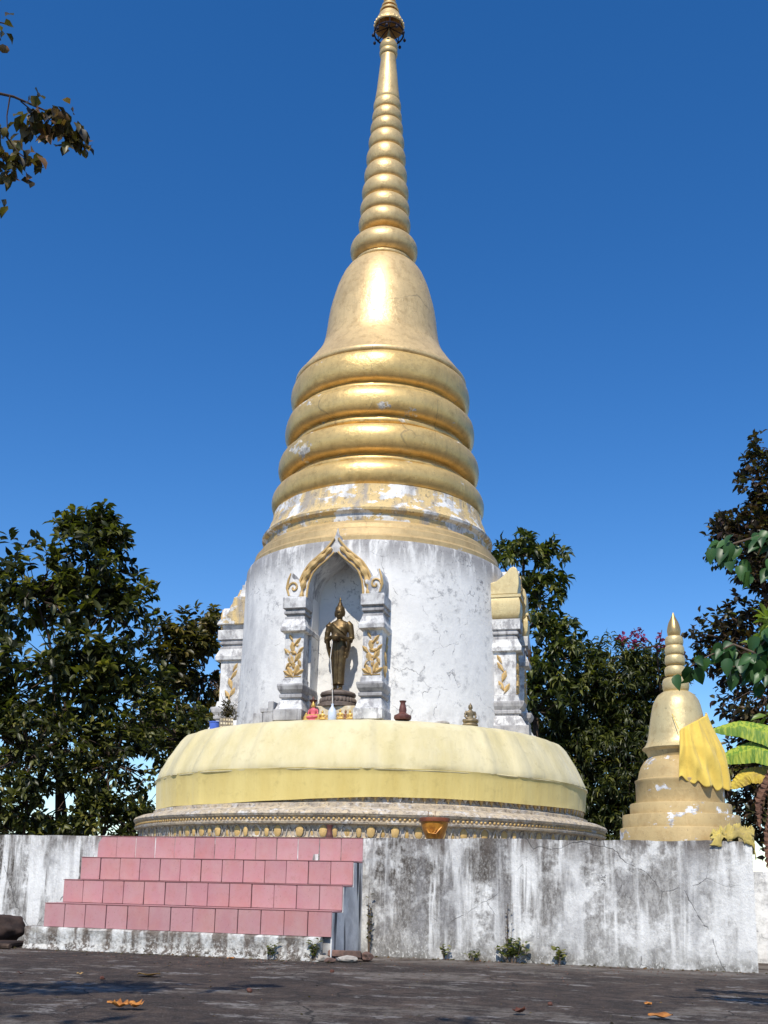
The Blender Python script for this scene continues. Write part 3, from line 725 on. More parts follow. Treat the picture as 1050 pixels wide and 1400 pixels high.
# shoulder blocks that show in profile on the side niches
for q in (1, 3):
    for s_ in (1, -1):
        if q == 1: pr_, mt_ = [(-1.95, 5.34), (-2.52, 5.34), (-2.545, 5.50), (-2.54, 5.66), (-2.515, 5.75), (-2.46, 5.80), (-2.40, 5.77), (-2.31, 5.66), (-2.18, 5.56), (-1.95, 5.50)], 'gold_small'
        else: pr_, mt_ = [(-1.95, 5.03), (-2.60, 5.03), (-2.57, 5.09), (-2.43, 5.20), (-2.34, 5.36), (-2.31, 5.50), (-2.25, 5.52), (-1.95, 5.5)], 'cornice'
        v = [(s_*.60-.17, y, z) for y, z in pr_]+[(s_*.60+.17, y, z) for y, z in pr_]; n_ = len(pr_)
        f = [tuple(range(n_)), tuple(range(2*n_-1, n_-1, -1))]+[(i, i+n_, (i+1) % n_+n_, (i+1) % n_) for i in range(n_)]
        b = B().add(v, f); b.rot(q*PI/2); o = b.build('shoulder_block', mt_, st, False, O); bevel(o, .012, 2)
        if q == 1:
            b = B(); v = []
            for z, d in [(4.94, .0), (4.95, .03), (5.02, .055), (5.12, .065), (5.22, .06), (5.285, .04), (5.29, .075), (5.335, .075), (5.34, .0)]:
                v += [(s_*.60-.15-d*.4, -2.50-d, z), (s_*.60+.15+d*.4, -2.50-d, z), (s_*.60+.15+d*.4, -1.95, z), (s_*.60-.15-d*.4, -1.95, z)]
            f = [(i*4+k, i*4+(k+1) % 4, (i+1)*4+(k+1) % 4, (i+1)*4+k) for i in range(8) for k in range(4)]+[(3, 2, 1, 0), (32, 33, 34, 35)]
            b.add(v, f); b.rot(q*PI/2); o = b.build('bolster', mt_, st, True, O, 50)
# gold stepped neck and cornice
part(B().lathe([(2.14, 5.88), (2.15, 5.99), (2.13, 6.02), (2.11, 6.03), (2.10, 6.13), (2.06, 6.16), (2.03, 6.17), (2.02, 6.24), (1.97, 6.28), (1.93, 6.31)], 128), 'gold_step', 'gold_block')
part(B().lathe([(1.90, 6.28), (1.92, 6.34), (1.93, 6.43), (1.99, 6.47), (2.00, 6.51), (1.98, 6.53), (1.92, 6.60), (1.88, 6.72), (1.87, 6.76), (1.84, 6.80), (1.82, 6.96), (1.74, 7.0)], 128,
    fn=lambda a, r, z: (r+.008*mnoise.noise(Vector((a*6, z*5, 0))), z)), 'cornice', 'cornice')
# heavy rings
def torus_prof(R_, zc, h, rin, lip=True):
    p = []
    for k in range(15):
        t = PI/2-PI*k/14
        p.append((rin+(R_-rin)*math.cos(t)**.75 if math.cos(t) > 1e-6 else rin, zc+h*math.sin(t)))
    p = p[::-1]
    if lip: p = [(rin-.02, zc-h-.15), (rin+.035, zc-h-.13), (rin+.05, zc-h-.09), (rin+.035, zc-h-.05), (rin-.02, zc-h-.03)]+p
    return p
for R_, zc, h, rin in [(1.60, 9.19, .27, 1.44), (1.685, 8.53, .245, 1.50), (1.77, 7.84, .245, 1.57), (1.86, 7.19, .235, 1.64)]:
    part(B().lathe(torus_prof(R_, zc, h, rin), 128, fn=lambda a, r, z: (r+.016*mnoise.noise(Vector((math.sin(a)*3, math.cos(a)*3, z*2)))+.005*mnoise.noise(Vector((a*14, z*9, 3))), z+.012*mnoise.noise(Vector((math.sin(a)*2, math.cos(a)*2, z))))), 'ring_moulding', 'gold_torus', sharp=50)
part(B().lathe([(1.38, 6.9), (1.42, 9.5)], 64), 'ring_core', 'gold_torus')
# bell
part(B().lathe([(1.47, 9.42), (1.53, 9.46), (1.535, 9.52), (1.50, 9.56), (1.485, 9.58), (1.40, 9.70), (1.31, 9.82), (1.245, 9.92), (1.17, 10.03), (1.105, 10.15), (1.06, 10.27), (1.027, 10.42), (1.003, 10.6), (.985, 10.77), (.955, 10.98), (.925, 11.12), (.885, 11.27),
    (.845, 11.42), (.795, 11.56), (.735, 11.70), (.665, 11.81), (.58, 11.89), (.48, 11.94), (.3, 11.96)], 128), 'bell', 'gold', sharp=60)
# collar under the large ring
part(B().lathe([(.40, 11.90), (.50, 11.92), (.535, 11.95), (.53, 11.99), (.48, 12.01), (.44, 12.03)], 96), 'collar', 'gold_spire', sharp=60)
def sp_ring(R_, zc, h, rin): part(B().lathe(torus_prof(R_, zc, h, rin, False), 64), 'spire_ring', 'gold_spire', sharp=60)
sp_ring(.625, 12.24, .23, .36)
zs = [(12.78, .485), (13.10, .465), (13.455, .44), (13.81, .405), (14.18, .375), (14.53, .34), (14.83, .313), (15.09, .285), (15.34, .265)]
for i, (z, r_) in enumerate(zs):
    up_ = (zs[i+1][0]-z)/2 if i < 8 else .12; dn_ = (z-zs[i-1][0])/2 if i else .19
    sp_ring(r_, z, (up_+dn_)/2, r_*.72)
part(B().lathe([(.30, 12.3), (.33, 12.7), (.20, 15.4)], 48), 'spire_core', 'gold_spire')
part(B().lathe([(.20, 15.42), (.232, 15.45), (.24, 15.50), (.228, 15.56), (.212, 15.7), (.175, 16.1), (.146, 16.42), (.15, 16.46), (.14, 16.47)], 48), 'spire_shaft', 'gold_spire', sharp=60)
part(B().lathe([(.13, 16.45), (.168, 16.49), (.178, 16.54), (.165, 16.585), (.152, 16.60), (.175, 16.64), (.178, 16.70), (.15, 16.77), (.09, 16.83), (.05, 16.90), (.025, 17.0), (.012, 17.1), (.01, 18.3)], 32), 'spire_knob', 'gold_spire', sharp=60)
# tiered parasol with hoop, spokes and hanging bells
hoop = B(); NH = 28
hoop.tube([(.285*math.sin(2*PI*k/NH), -.285*math.cos(2*PI*k/NH), 17.00) for k in range(NH+1)], .016, 6)
par = part(hoop, 'parasol_hoop', 'iron')
b = B().lathe([(.282, 17.12), (.297, 17.14), (.29, 17.20), (.265, 17.25), (.255, 17.26), (.245, 17.30), (.215, 17.36), (.21, 17.38), (.20, 17.40), (.155, 17.45), (.14, 17.44), (.19, 17.37), (.25, 17.2), (.27, 17.13), (.282, 17.12)], 40, caps=False)
for k in range(24):
    a = 2*PI*k/24; b.ell((.285*math.sin(a), -.285*math.cos(a), 17.17), (.02, .02, .028), 6, 4)
b.build('parasol_tier', 'gold_spire', par, True)
for (r0, z0, r1, z1) in [(.185, 17.47, .13, 17.555), (.15, 17.59, .10, 17.665), (.115, 17.70, .06, 17.79)]:
    B().lathe([(r0-.02, z0), (r0, z0), (r0+.006, z0+.03), (r0-.01, z0+.05), (r1, z1), (r1-.02, z1), (r0-.025, z0+.03), (r0-.02, z0)], 32, caps=False).build('parasol_tier', 'gold_spire', par, True)
    B().lathe([(r0-.06, z0-.045), (r0-.035, z0-.02), (r0-.02, z0+.01), (r0-.06, z0+.012)], 24).build('parasol_tier_lining', 'planter', par, True)
B().lathe([(.07, 17.80), (.055, 17.88), (.02, 18.0)], 16).build('parasol_cap', 'red', par, True)
for k in range(8):
    a = 2*PI*k/8+.3; B().tube([(.285*math.sin(a), -.285*math.cos(a), 17.0), (.284*math.sin(a), -.284*math.cos(a), 17.15)], .008, 4).build('strut', 'iron', par)
    a = 2*PI*k/8+.3; B().tube([(0, 0, 17.14), (.28*math.sin(a), -.28*math.cos(a), 17.00)], .011, 5).build('spoke', 'iron', par)
for k in range(10):
    a = 2*PI*k/10+.1; x, y = .305*math.sin(a), -.305*math.cos(a)
    bb = B().tube([(x*.95, y*.95, 17.00), (x*1.02, y*1.02, 16.93)], .004, 4); bb.ell((x*1.02, y*1.02, 16.905), (.030, .030, .034), 8, 6); bb.build('hanging_bell', 'iron', par, True)

# ------------------------------------------------------------------ cloth wrapped round the dome (a thing of its own)
wrap = empty('cloth_wrap', (.045, 0, 1.85), 'wide pale yellow cloth wrapped round the dome below the white drum', 'cloth', rz=SB)
OW = (0, 0, -1.85)
def folds(a, z, k=1.):
    n1 = mnoise.noise(Vector((a*7.0, z*.35, 1.3))); n2 = mnoise.noise(Vector((a*19, z*.5, 4.1)))
    sharpf = max(0, mnoise.noise(Vector((a*11, z*.25, 8)))-.12)
    sw = .010*math.sin(z*38+5*math.sin(a*3.1)+3*n1)*max(0, mnoise.noise(Vector((a*3, z, 11)))+.1)*3
    return (sw+.014*n1+.014*n2+.10*sharpf+.004*math.sin(a*37+9*n1))*k
def bottom(a):      # bottom hem height varies round the dome
    aa = (a+PI) % (2*PI)-PI
    return 1.795+.115/(1+math.exp(-(aa+.05)*3.2))+.012*math.sin(aa*5)
def sheet(zr, NA, off_, amp, nm, mat, hem=False):
    v = []; f = []; nz = len(zr)
    for i in range(NA):
        a = 2*PI*i/NA
        for j, (r, z) in enumerate(zr):
            if hem: z = bottom(a)+(z-1.80)*(2.275-bottom(a))/(2.275-1.80)
            t = j/(nz-1)
            r2 = r+off_+folds(a, z, amp)
            z2 = z+(.012*mnoise.noise(Vector((a*6, 2, j*.2))))*(1 if t > .9 else .5)
            v.append((r2*math.sin(a), -r2*math.cos(a), z2))
    for i in range(NA):
        for j in range(nz-1):
            i2 = (i+1) % NA; f.append((i*nz+j, i2*nz+j, i2*nz+j+1, i*nz+j+1))
    return mesh(nm, v, f, mat, wrap, True, OW)
low = [(3.455, 1.80), (3.458, 1.88), (3.462, 1.97), (3.468, 2.07), (3.472, 2.16), (3.478, 2.23), (3.49, 2.262), (3.495, 2.275)]
upp = [(3.468, 2.262), (3.475, 2.29), (3.455, 2.36), (3.425, 2.44), (3.385, 2.52), (3.335, 2.62), (3.285, 2.70), (3.235, 2.78), (3.19, 2.855), (3.145, 2.915), (3.095, 2.955), (3.02, 2.985), (2.92, 3.006), (2.80, 3.018), (2.70, 3.022), (2.60, 3.012)]
o = sheet(low, 420, .030, .25, 'lower_band', 'cloth_deep', True); tag(o, 'deeper yellow hanging lower band of the cloth')
def hang(a): return 0
o = sheet(upp, 700, .030, 1.0, 'upper_sheet', 'cloth_pale'); tag(o, 'pale yellow pleated upper part of the cloth')
b = B(); pts = []
for i in range(201):
    a = 2*PI*i/200; rr = 3.512+.004*math.sin(a*9); pts.append((rr*math.sin(a), -rr*math.cos(a), 2.262+.01*mnoise.noise(Vector((a*6, 2, 0)))))
b.tube(pts, .012, 5, False); b.build('hem', 'cloth_pale', wrap, True, OW)
#CUT_A

def SW(u, v, z): return (SO[0]+u*math.cos(SB)+v*math.sin(SB), u*math.sin(SB)-v*math.cos(SB), z)

# ------------------------------------------------------------------ standing bronze Buddha in the front niche
pb = empty('altar_block', SW(0, 2.16, 3.03), 'cream and gold painted block under the bronze standing Buddha', 'altar', rz=SB)
o = B().box(-.33, .33, -.22, .25, 0, .27, .003).build('block', 'cream', pb); bevel(o, .01)
b = B().lathe([(.30, 0), (.30, .05), (.255, .07), (.245, .13), (.235, .16), (.262, .175), (.268, .20), (.255, .225), (.20, .245), (.16, .255)], 40).move((0, .02, .272))
for i in range(28): a = 2*PI*i/28; b.ell((.25*math.sin(a), .02-.25*math.cos(a), .272+.10), (.03, .03, .045), 6, 5)
pd = empty('round_pedestal', SW(0, 2.16, 3.302), 'round brown lotus pedestal carrying the bronze standing Buddha', 'pedestal', rz=SB)
b.move((0, 0, -.272)).build('base', 'pedestal', pd, True)
FZ = 3.302+.255
bud = empty('standing_buddha_statue', SW(-.005, 2.16, FZ), 'bronze standing Buddha holding an alms bowl in the front niche', 'statue', rz=SB)
b = B()
# robe and torso
b.loft([(.095, 0, 0, .085, .062), (.11, 0, 0, .096, .070), (.25, 0, .0, .099, .074), (.42, 0, 0, .108, .080), (.56, 0, 0, .122, .088), (.66, 0, -.002, .128, .092), (.74, 0, -.004, .112, .086), (.80, 0, -.006, .108, .082),
    (.88, 0, -.006, .122, .088), (.96, 0, -.004, .142, .088), (1.02, 0, 0, .148, .078), (1.06, 0, .002, .120, .062), (1.085, 0, .004, .065, .050), (1.10, 0, .004, .045, .043)], 24)
# pectorals / belly fullness
b.ell((-.055, -.045, .955), (.06, .045, .05)); b.ell((.055, -.045, .955), (.06, .045, .05)); b.ell((0, -.03, .83), (.08, .06, .07))
# neck, head
b.tube([(0, .004, 1.05), (0, 0, 1.14)], [.048, .043], 12)
b.ell((0, -.008, 1.205), (.066, .072, .098), 16, 12); b.ell((0, -.02, 1.15), (.050, .054, .052), 12, 8)
b.ell((0, .008, 1.262), (.072, .076, .062), 14, 10)      # hair cap
b.tube([(0, .004, 1.30), (0, .004, 1.345), (0, .004, 1.375)], [.046, .036, .018], 12)
b.tube([(0, .004, 1.36), (0, .004, 1.40), (0, .004, 1.46)], [.016, .02, .004], 8)
b.tube([(0, -.078, 1.222), (0, -.092, 1.192), (0, -.080, 1.184)], [.007, .013, .009], 6)   # nose
b.tube([(-.024, -.074, 1.163), (0, -.080, 1.160), (.024, -.074, 1.163)], .0075, 6)      # mouth
for s_ in (-1, 1):
    b.tube([(s_*.012, -.076, 1.228), (s_*.030, -.074, 1.238), (s_*.052, -.056, 1.226)], .0055, 5)      # brow
    b.ell((s_*.029, -.070, 1.212), (.015, .009, .008), 8, 6)
    b.tube([(s_*.069, .0, 1.245), (s_*.075, .0, 1.20), (s_*.070, -.004, 1.145)], [.012, .013, .010], 6)  # long ear
    # arm: shoulder, elbow, wrist
    b.tube([(s_*.125, 0, 1.045), (s_*.165, .0, 1.00), (s_*.185, .004, .90), (s_*.198, .008, .80), (s_*.192, -.01, .765), (s_*.145, -.075, .775), (s_*.085, -.135, .80), (s_*.06, -.155, .805)],
           [.045, .052, .046, .042, .041, .036, .029, .024], 12)
    b.ell((s_*.048, -.165, .800), (.034, .022, .026), 10, 8)
    for k in range(4):     # fingers round the bowl
        z = .825-.017*k; L = (.05, .058, .056, .045)[k]
        b.tube([(s_*.045, -.18, z), (s_*(.045-L*.5), -.207, z-.002), (s_*(.045-L), -.213, z-.006)], [.0105, .0095, .007], 6)
    b.tube([(s_*.05, -.16, .825), (s_*.03, -.175, .85), (s_*.012, -.19, .858)], [.012, .010, .007], 6)
    # robe panel falling from forearm
    b.loft([(.50, s_*.125, -.01, .016, .04), (.58, s_*.145, -.014, .022, .055), (.66, s_*.16, -.02, .026, .066), (.74, s_*.165, -.03, .030, .070), (.79, s_*.165, -.03, .02, .05)], 12)
    # leg stubs and feet
    b.tube([(s_*.042, .0, .12), (s_*.042, .0, .04)], [.034, .030], 10)
    b.ell((s_*.045, -.035, .020), (.034, .075, .022), 10, 8)
    for k in range(5): b.ell((s_*(.02+.0125*k), -.108+.005*k, .012), (.0075, .014, .009), 6, 4)
b.tube([(-.05, -.165, .745), (.05, -.165, .745)], .006, 4)
b.loft([(.735, 0, -.165, .030, .030), (.75, 0, -.165, .058, .056), (.79, 0, -.165, .072, .068), (.82, 0, -.165, .062, .058), (.835, 0, -.165, .066, .062), (.85, 0, -.165, .04, .04)], 18)
# robe centre fold and hem
b.tube([(.0, -.088, .74), (.01, -.094, .45), (.0, -.075, .11)], [.014, .012, .010], 6)
b.tube([(.09*math.cos(t), .068*math.sin(t), .105) for t in [2*PI*k/20 for k in range(21)]], .010, 5)
b.tube([(-.10, -.055, 1.05), (-.03, -.092, .97), (.06, -.098, .90), (.12, -.06, .85)], .009, 5)
o = b.build('body', 'bronze', bud, True); remesh(o, .0075, 2, .4)

# sacred thread from the hands to the altar
b = B().tube([SW(-.06, 2.30, FZ+.80), SW(-.055, 2.42, FZ+.45), SW(.01, 2.50, FZ+.05), SW(.06, 2.60, 3.20), SW(.085, 2.68, 3.16)], .0065, 5)
tag(b.build('thread', 'thread'), 'thin white thread hanging from the bronze Buddha hands down to the bottle', 'thread')

def vase(nm, loc, prof, mat, label, cat='vase', sticks=0, group=None):
    t = empty(nm, loc, label, cat, group); B().lathe(prof, 28, caps=True).build('body', mat, t, True)
    for k in range(sticks):
        a = random.uniform(0, 2*PI); r_ = random.uniform(.01, .05); top_ = prof[-1][1]
        B().tube([(r_*math.cos(a), r_*math.sin(a), top_-.06), (r_*1.6*math.cos(a), r_*1.6*math.sin(a), top_+random.uniform(.06, .13))], .0035, 4).build('incense_stick', 'stick', t)
    return t
DZ = 3.025
vase('dark_vase', SW(-.27, 2.50, DZ), [(.045, 0), (.05, .02), (.035, .10), (.045, .15), (.058, .21), (.038, .27), (.030, .30), (.055, .335), (.062, .345), (.02, .35), (.012, .385), (.004, .40)], 'clay', 'dark brown lidded vase in the niche, left of the bronze Buddha pedestal')
vase('round_based_vase', SW(1.12, 2.72, DZ-.005), [(.11, 0), (.125, .025), (.12, .06), (.07, .085), (.05, .10), (.055, .14), (.045, .19), (.034, .235), (.045, .26), (.052, .27), (.03, .262), (.01, .2)], 'clay', 'brown clay vase with wide round foot standing against the white drum')
vase('water_bottle', SW(.085, 2.70, DZ), [(.055, 0), (.062, .02), (.062, .13), (.045, .17), (.018, .21), (.016, .25), (.006, .252)], 'plastic', 'pale blue plastic bottle in front of the bronze Buddha pedestal', 'bottle')
# pot with incense on terrace edge, small dark vase on top stair
vase('incense_pot', (2.44, -5.13, WZ), [(.085, 0), (.10, .02), (.135, .10), (.155, .185), (.165, .19), (.165, .225), (.150, .23), (.145, .19), (.0, .18)], 'planter', 'orange brown glazed incense pot on the terrace edge, sticks standing in it', 'pot', 4)
pt = bpy.data.objects['incense_pot']; B().lathe([(.150, .188), (.168, .19), (.172, .21), (.168, .232), (.148, .234)], 28, caps=False).build('rim', 'planter_rim', pt, True)
b = B()
for sx in (-1, 1): b.tube([(sx*(.01+.05*math.sin(t)*(1-t/7)), -.118-.02*t/5, .10+.045*math.cos(t)) for t in [k*.35 for k in range(14)]], .010, 5)
b.tube([(-.10, -.085, .15), (-.03, -.135, .06), (.05, -.135, .05), (.10, -.09, .13)], .009, 5)
b.build('dragon_relief', 'planter', pt, True)
vase('small_vase', (1.215, -5.16, WZ), [(.042, 0), (.045, .015), (.032, .05), (.028, .09), (.034, .12), (.045, .15), (.02, .152)], 'clay', 'small dark brown vase standing at the right end of the top stair')

# seated figures
def seated(nm, loc, s_, rz, label, mat, headmat=None, cat='statuette', base=True, group=None, vox=None):
    t = empty(nm, loc, label, cat, group, rz)
    b = B()
    b.loft([(.0, 0, 0, .24, .15), (.03, 0, 0, .26, .17), (.08, 0, 0, .22, .14), (.10, 0, 0, .24, .155)], 24)
    b.tube([(-.10, .0, .16), (-.22, -.04, .15), (-.17, -.12, .145), (-.02, -.15, .15), (.10, -.14, .15)], [.06, .062, .05, .042, .035], 10)
    b.tube([(.10, .0, .16), (.22, -.04, .155), (.17, -.12, .165), (.02, -.145, .175), (-.10, -.13, .175)], [.06, .062, .05, .042, .032], 10)
    b.loft([(.12, 0, .01, .13, .09), (.2, 0, .01, .115, .08), (.30, 0, .01, .10, .072), (.40, 0, .01, .135, .08), (.45, 0, .01, .14, .07), (.49, 0, .01, .07, .05), (.52, 0, .01, .04, .04)], 18)
    for q in (-1, 1): b.tube([(q*.125, .01, .46), (q*.165, .01, .38), (q*.175, -.01, .29), (q*.13, -.07, .235), (q*.05, -.11, .21), (0, -.12, .205)], [.04, .042, .037, .032, .026, .022], 10)
    if mat == headmat or headmat is None:
        hb = b
    else: hb = B()
    hb.ell((0, 0, .585), (.062, .066, .085), 14, 10); hb.ell((0, .008, .625), (.068, .07, .06), 12, 8); hb.tube([(0, .0, .66), (0, .0, .70), (0, 0, .745)], [.04, .022, .004], 8)
    hb.tube([(0, -.064, .60), (0, -.078, .575)], [.006, .011], 6); hb.tube([(-.02, -.062, .55), (.02, -.062, .55)], .006, 5)
    for q in (-1, 1): hb.tube([(q*.064, 0, .61), (q*.068, 0, .545)], .010, 5); hb.ell((q*.025, -.06, .594), (.013, .007, .007), 6, 4)
    b.v = [(x*s_, y*s_, z*s_) for x, y, z in b.v]; o = b.build('body', mat, t, True); remesh(o, .012*s_, 2, .4)
    if hb is not b:
        hb.v = [(x*s_, y*s_, z*s_) for x, y, z in hb.v]; hb.build('head', headmat, t, True)
    return t
seated('seated_buddha_statuette', SW(1.98, 2.10, DZ-.01), .46, SB+.45, 'small grey-brown seated Buddha statuette against the right side of the drum', 'bronze2')
p = seated('pink_robed_figurine', SW(-.215, 2.66, DZ), .40, SB, 'small seated figurine in a pink robe with a golden head, left of the altar', 'figure_pink', 'figure_gold', 'figurine')
B().box(-.11, .11, -.05, .09, 0, .10).build('seat', 'figure_gold', p)
for i, (u, lab, mt, s_) in enumerate([(-.33, 'tiny golden seated figurine left of the pink robed one', 'figure_gold', .20), (-.08, 'tiny golden seated figurine between the pink one and the bottle', 'figure_gold', .24),
        (.01, 'tiny golden seated figurine directly left of the pale bottle', 'figure_gold', .22), (.185, 'tiny golden seated figurine directly right of the pale bottle', 'figure_gold', .26),
        (.26, 'tiny brown seated figurine between two golden ones on the altar front', 'figure_brown', .24), (.33, 'rightmost tiny golden figurine beside the right pilaster foot', 'figure_gold', .24)]):
    seated('figurine', SW(u, 2.62+.02*(i % 2), DZ), s_, SB, lab, mt, None, 'figurine', group='tiny figurines in front of the niche')

# offering things at the left niche: blue tin, wicker basket with dried stems, clay mound
t = empty('blue_container', SW(-2.0, 2.0, 2.985), 'blue plastic tub beside the left niche pilaster', 'tub'); B().lathe([(.075, 0), (.088, .15), (.095, .155), (.095, .17), (.08, .17), (.07, .05)], 20).build('body', 'blue', t, True)
bk = empty('wicker_basket', SW(-1.77, 2.12, 2.995), 'square woven basket with dried flowers left of the white drum', 'basket', rz=.5)
b = B().box(-.10, .10, -.10, .10, 0, .19); b.build('basket_body', 'wicker', bk)
b = B()
for r_ in range(3):
    for c_ in range(5):
        b.box(-.088+c_*.04, -.062+c_*.04, -.106, -.0995, .025+r_*.058, .055+r_*.058)
o = b.build('woven_lattice', 'cream', bk); tag(o, kind='stuff')
b = B()
for k in range(16):
    a = random.uniform(0, 2*PI); L = random.uniform(.15, .45); r_ = random.uniform(.05, .25)
    b.tube([(0, 0, .15), (r_*.4*math.cos(a), r_*.4*math.sin(a), .15+L*.6), (r_*math.cos(a), r_*math.sin(a), .15+L)], [.006, .004, .002], 4)
o = b.build('dried_stems', 'twig', bk); tag(o, kind='stuff')
P_ = rng.normal(0, 1, (260, 3))*np.array([.05, .04, .08])+np.array([.03, -.02, .30]); D_ = rng.normal(0, 1, (260, 3))
V, F, k_ = leaves(P_, D_, .07, .012); o = fast('dried_bunch', V, F, 'leaf_autumn', bk, np.repeat(rng.uniform(0, .6, 260), k_)); tag(o, kind='stuff')
# stepped rubble blocks left of the niche pilaster
for i, (u, v_, z, sx, sz) in enumerate([(-.95, 2.42, 3.02, .10, .12), (-.78, 2.46, 3.02, .13, .12)]):
    pass
for i, (u0, u1, z0, z1) in enumerate([(-1.13, -.98, 3.0, 3.165), (-.975, -.82, 3.0, 3.17), (-1.02, -.905, 3.172, 3.235), (-.90, -.82, 3.172, 3.34)]):
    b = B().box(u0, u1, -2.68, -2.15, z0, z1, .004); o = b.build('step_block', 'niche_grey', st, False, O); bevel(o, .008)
# mound of plaster at foot of drum
b = B().ell((0, 0, 0), (.12, .06, .035), 10, 6); o = b.build('plaster_lump', 'rubble_pale', None, True, SW(1.62, 2.42, 3.01)); tag(o, 'low pale lump of plaster at the foot of the drum, left of the seated statuette', 'lump')

# ------------------------------------------------------------------ SMALL STUPA on the terrace corner
sx_, sy_ = 5.055, -4.35
ss = empty('small_stupa', (sx_, sy_, WZ), 'small dull-gold stupa standing on the right front corner of the terrace', 'stupa')
o2 = (0, 0, -WZ)
def sp(prof, nm, mat, seg=72, sharp=35): return B().lathe(prof, seg, fn=lambda a, r, z: (r+.003*mnoise.noise(Vector((a*3, z*5, 7))), z+.002*mnoise.noise(Vector((a*4, r*3, 2))))).build(nm, mat, ss, True, o2, sharp)
sp([(.662, 1.24), (.662, 1.42), (.655, 1.432)], 'step', 'gold_flat')
sp([(.50, 1.425), (.630, 1.432), (.630, 1.565), (.622, 1.577)], 'step', 'gold_flat')
sp([(.40, 1.57), (.545, 1.577), (.545, 1.69), (.538, 1.702)], 'step', 'gold_flat')
sp([(.38, 1.695), (.476, 1.704), (.478, 1.93), (.486, 1.945), (.484, 1.962), (.46, 1.972)], 'plinth_ring', 'gold_flat')
sp([(.455, 1.97), (.447, 2.0), (.435, 2.06), (.412, 2.12), (.375, 2.18), (.345, 2.205), (.338, 2.22)], 'dome', 'gold_flat')
sp([(.325, 2.21), (.335, 2.25), (.355, 2.29), (.387, 2.31), (.394, 2.322), (.36, 2.355), (.335, 2.40), (.318, 2.48), (.30, 2.61), (.280, 2.74), (.262, 2.82), (.24, 2.88), (.20, 2.94), (.15, 2.975), (.10, 2.985)], 'bell', 'gold_small', 72, 30)
def spr(R_, zc, h): B().lathe(torus_prof(R_, zc, h, R_*.72, False), 40).build('spire_ring', 'gold_small', ss, True, o2, 60)
spr(.150, 3.055, .082)
for z, r_ in [(3.215, .120), (3.345, .114), (3.46, .110), (3.568, .103)]: spr(r_, z, .058)
sp([(.07, 2.95), (.078, 3.3), (.062, 3.62), (.072, 3.645), (.078, 3.69), (.070, 3.74), (.056, 3.79), (.022, 3.86), (.003, 3.91)], 'finial', 'gold_worn', 32, 50)

# yellow robe draped over its right shoulder
rb = empty('draped_robe', (sx_, sy_, 2.0), 'bright yellow cloth draped down the right side of the small stupa bell', 'cloth')
def bell_r(z):
    P_ = [(1.8, .47), (1.97, .465), (2.12, .455), (2.30, .435), (2.40, .405), (2.48, .375), (2.61, .325), (2.74, .295), (2.82, .275), (2.9, .23)]
    for (z0, r0), (z1, r1) in zip(P_, P_[1:]):
        if z0 <= z <= z1: return r0+(r1-r0)*(z-z0)/(z1-z0)
    return P_[-1][1] if z > 2.9 else P_[0][1]
NA_, NZ_ = 110, 44; v = []; f = []
for i in range(NA_+1):
    s_ = i/NA_
    for j in range(NZ_+1):
        t = j/NZ_
        # top edge runs from the bell's right shoulder (z 2.76) down to the front (z 2.55); hem near z 1.92
        a_top = R(64)+(R(3)-R(64))*(1-s_)**1.0 if False else R(4)+s_*R(92)
        ztop = 2.47+.27*s_**.7
        zbot = 1.955-.10*math.sin(s_*PI*.95)+.02*math.sin(s_*34)
        z = ztop+(zbot-ztop)*t
        a = a_top+t*R(-3+10*s_)
        env = bell_r(z)
        fold = (.030*math.sin(s_*31+2.6*math.sin(t*2.2+s_*5)+3*mnoise.noise(Vector((s_*4, t*1.5, 2))))+.030*mnoise.noise(Vector((s_*13, t*2.5, 5))))*(.30+.70*t)
        r_ = env+.02+.035*t+fold
        v.append((r_*math.sin(a), -r_*math.cos(a), z-2.0+.01*math.sin(s_*60)*t))
m_ = NZ_+1
f = [(i*m_+j, i*m_+j+1, (i+1)*m_+j+1, (i+1)*m_+j) for i in range(NA_) for j in range(NZ_)]
o = mesh('drape', v, f, 'robe', rb, True); sm_ = o.modifiers.new('t', 'SOLIDIFY'); sm_.thickness = .005
b = B(); b.tube([(bell_r(z)*1.04*math.sin(a), -bell_r(z)*1.04*math.cos(a), z-2.0) for a, z in [(R(3), 2.50), (R(-3), 2.60), (R(-8), 2.68)]], .004, 4); b.build('tie_string', 'robe', rb)

# crumpled yellow rag on the terrace corner
def rag(nm, loc, label, sx, sy, sz, seed, mat='rag'):
    v = []; f = []; n_ = 70
    for i in range(n_):
        for j in range(n_):
            x = (i/(n_-1)-.5)*2; y = (j/(n_-1)-.5)*2
            h = .25+abs(mnoise.noise(Vector((x*3.1+seed, y*3.1, 1))))*1.0+abs(mnoise.noise(Vector((x*8+seed, y*8, 5))))*.75+.3*abs(mnoise.noise(Vector((x*15+seed, y*15, 5))))
            e = max(0, 1-(x*x+y*y)**1.4*.55)
            wx = .25*mnoise.noise(Vector((x*3, y*3, seed+7))); wy = .25*mnoise.noise(Vector((x*3, y*3, seed+17)))
            z = h*sz*e+.004
            xx, yy = (x+wx)*sx, (y+wy)*sy
            # hangs over the wall edges
            ax, ay = loc[0]+xx, loc[1]+yy
            if ay < -WY-.005: z -= ((-WY-ay))*1.6; yy = -WY-.012-loc[1]-.02*random.random()*0-(.015*h)
            if ax > WX+.005: z -= (ax-WX)*1.6; xx = WX+.012-loc[0]+(.015*h)
            v.append((xx, yy, z))
    f = [(i*n_+j, (i+1)*n_+j, (i+1)*n_+j+1, i*n_+j+1) for i in range(n_-1) for j in range(n_-1)]
    o = mesh(nm, v, f, mat, None, True, loc); tag(o, label, 'cloth'); s2 = o.modifiers.new('t', 'SOLIDIFY'); s2.thickness = .006
    return o
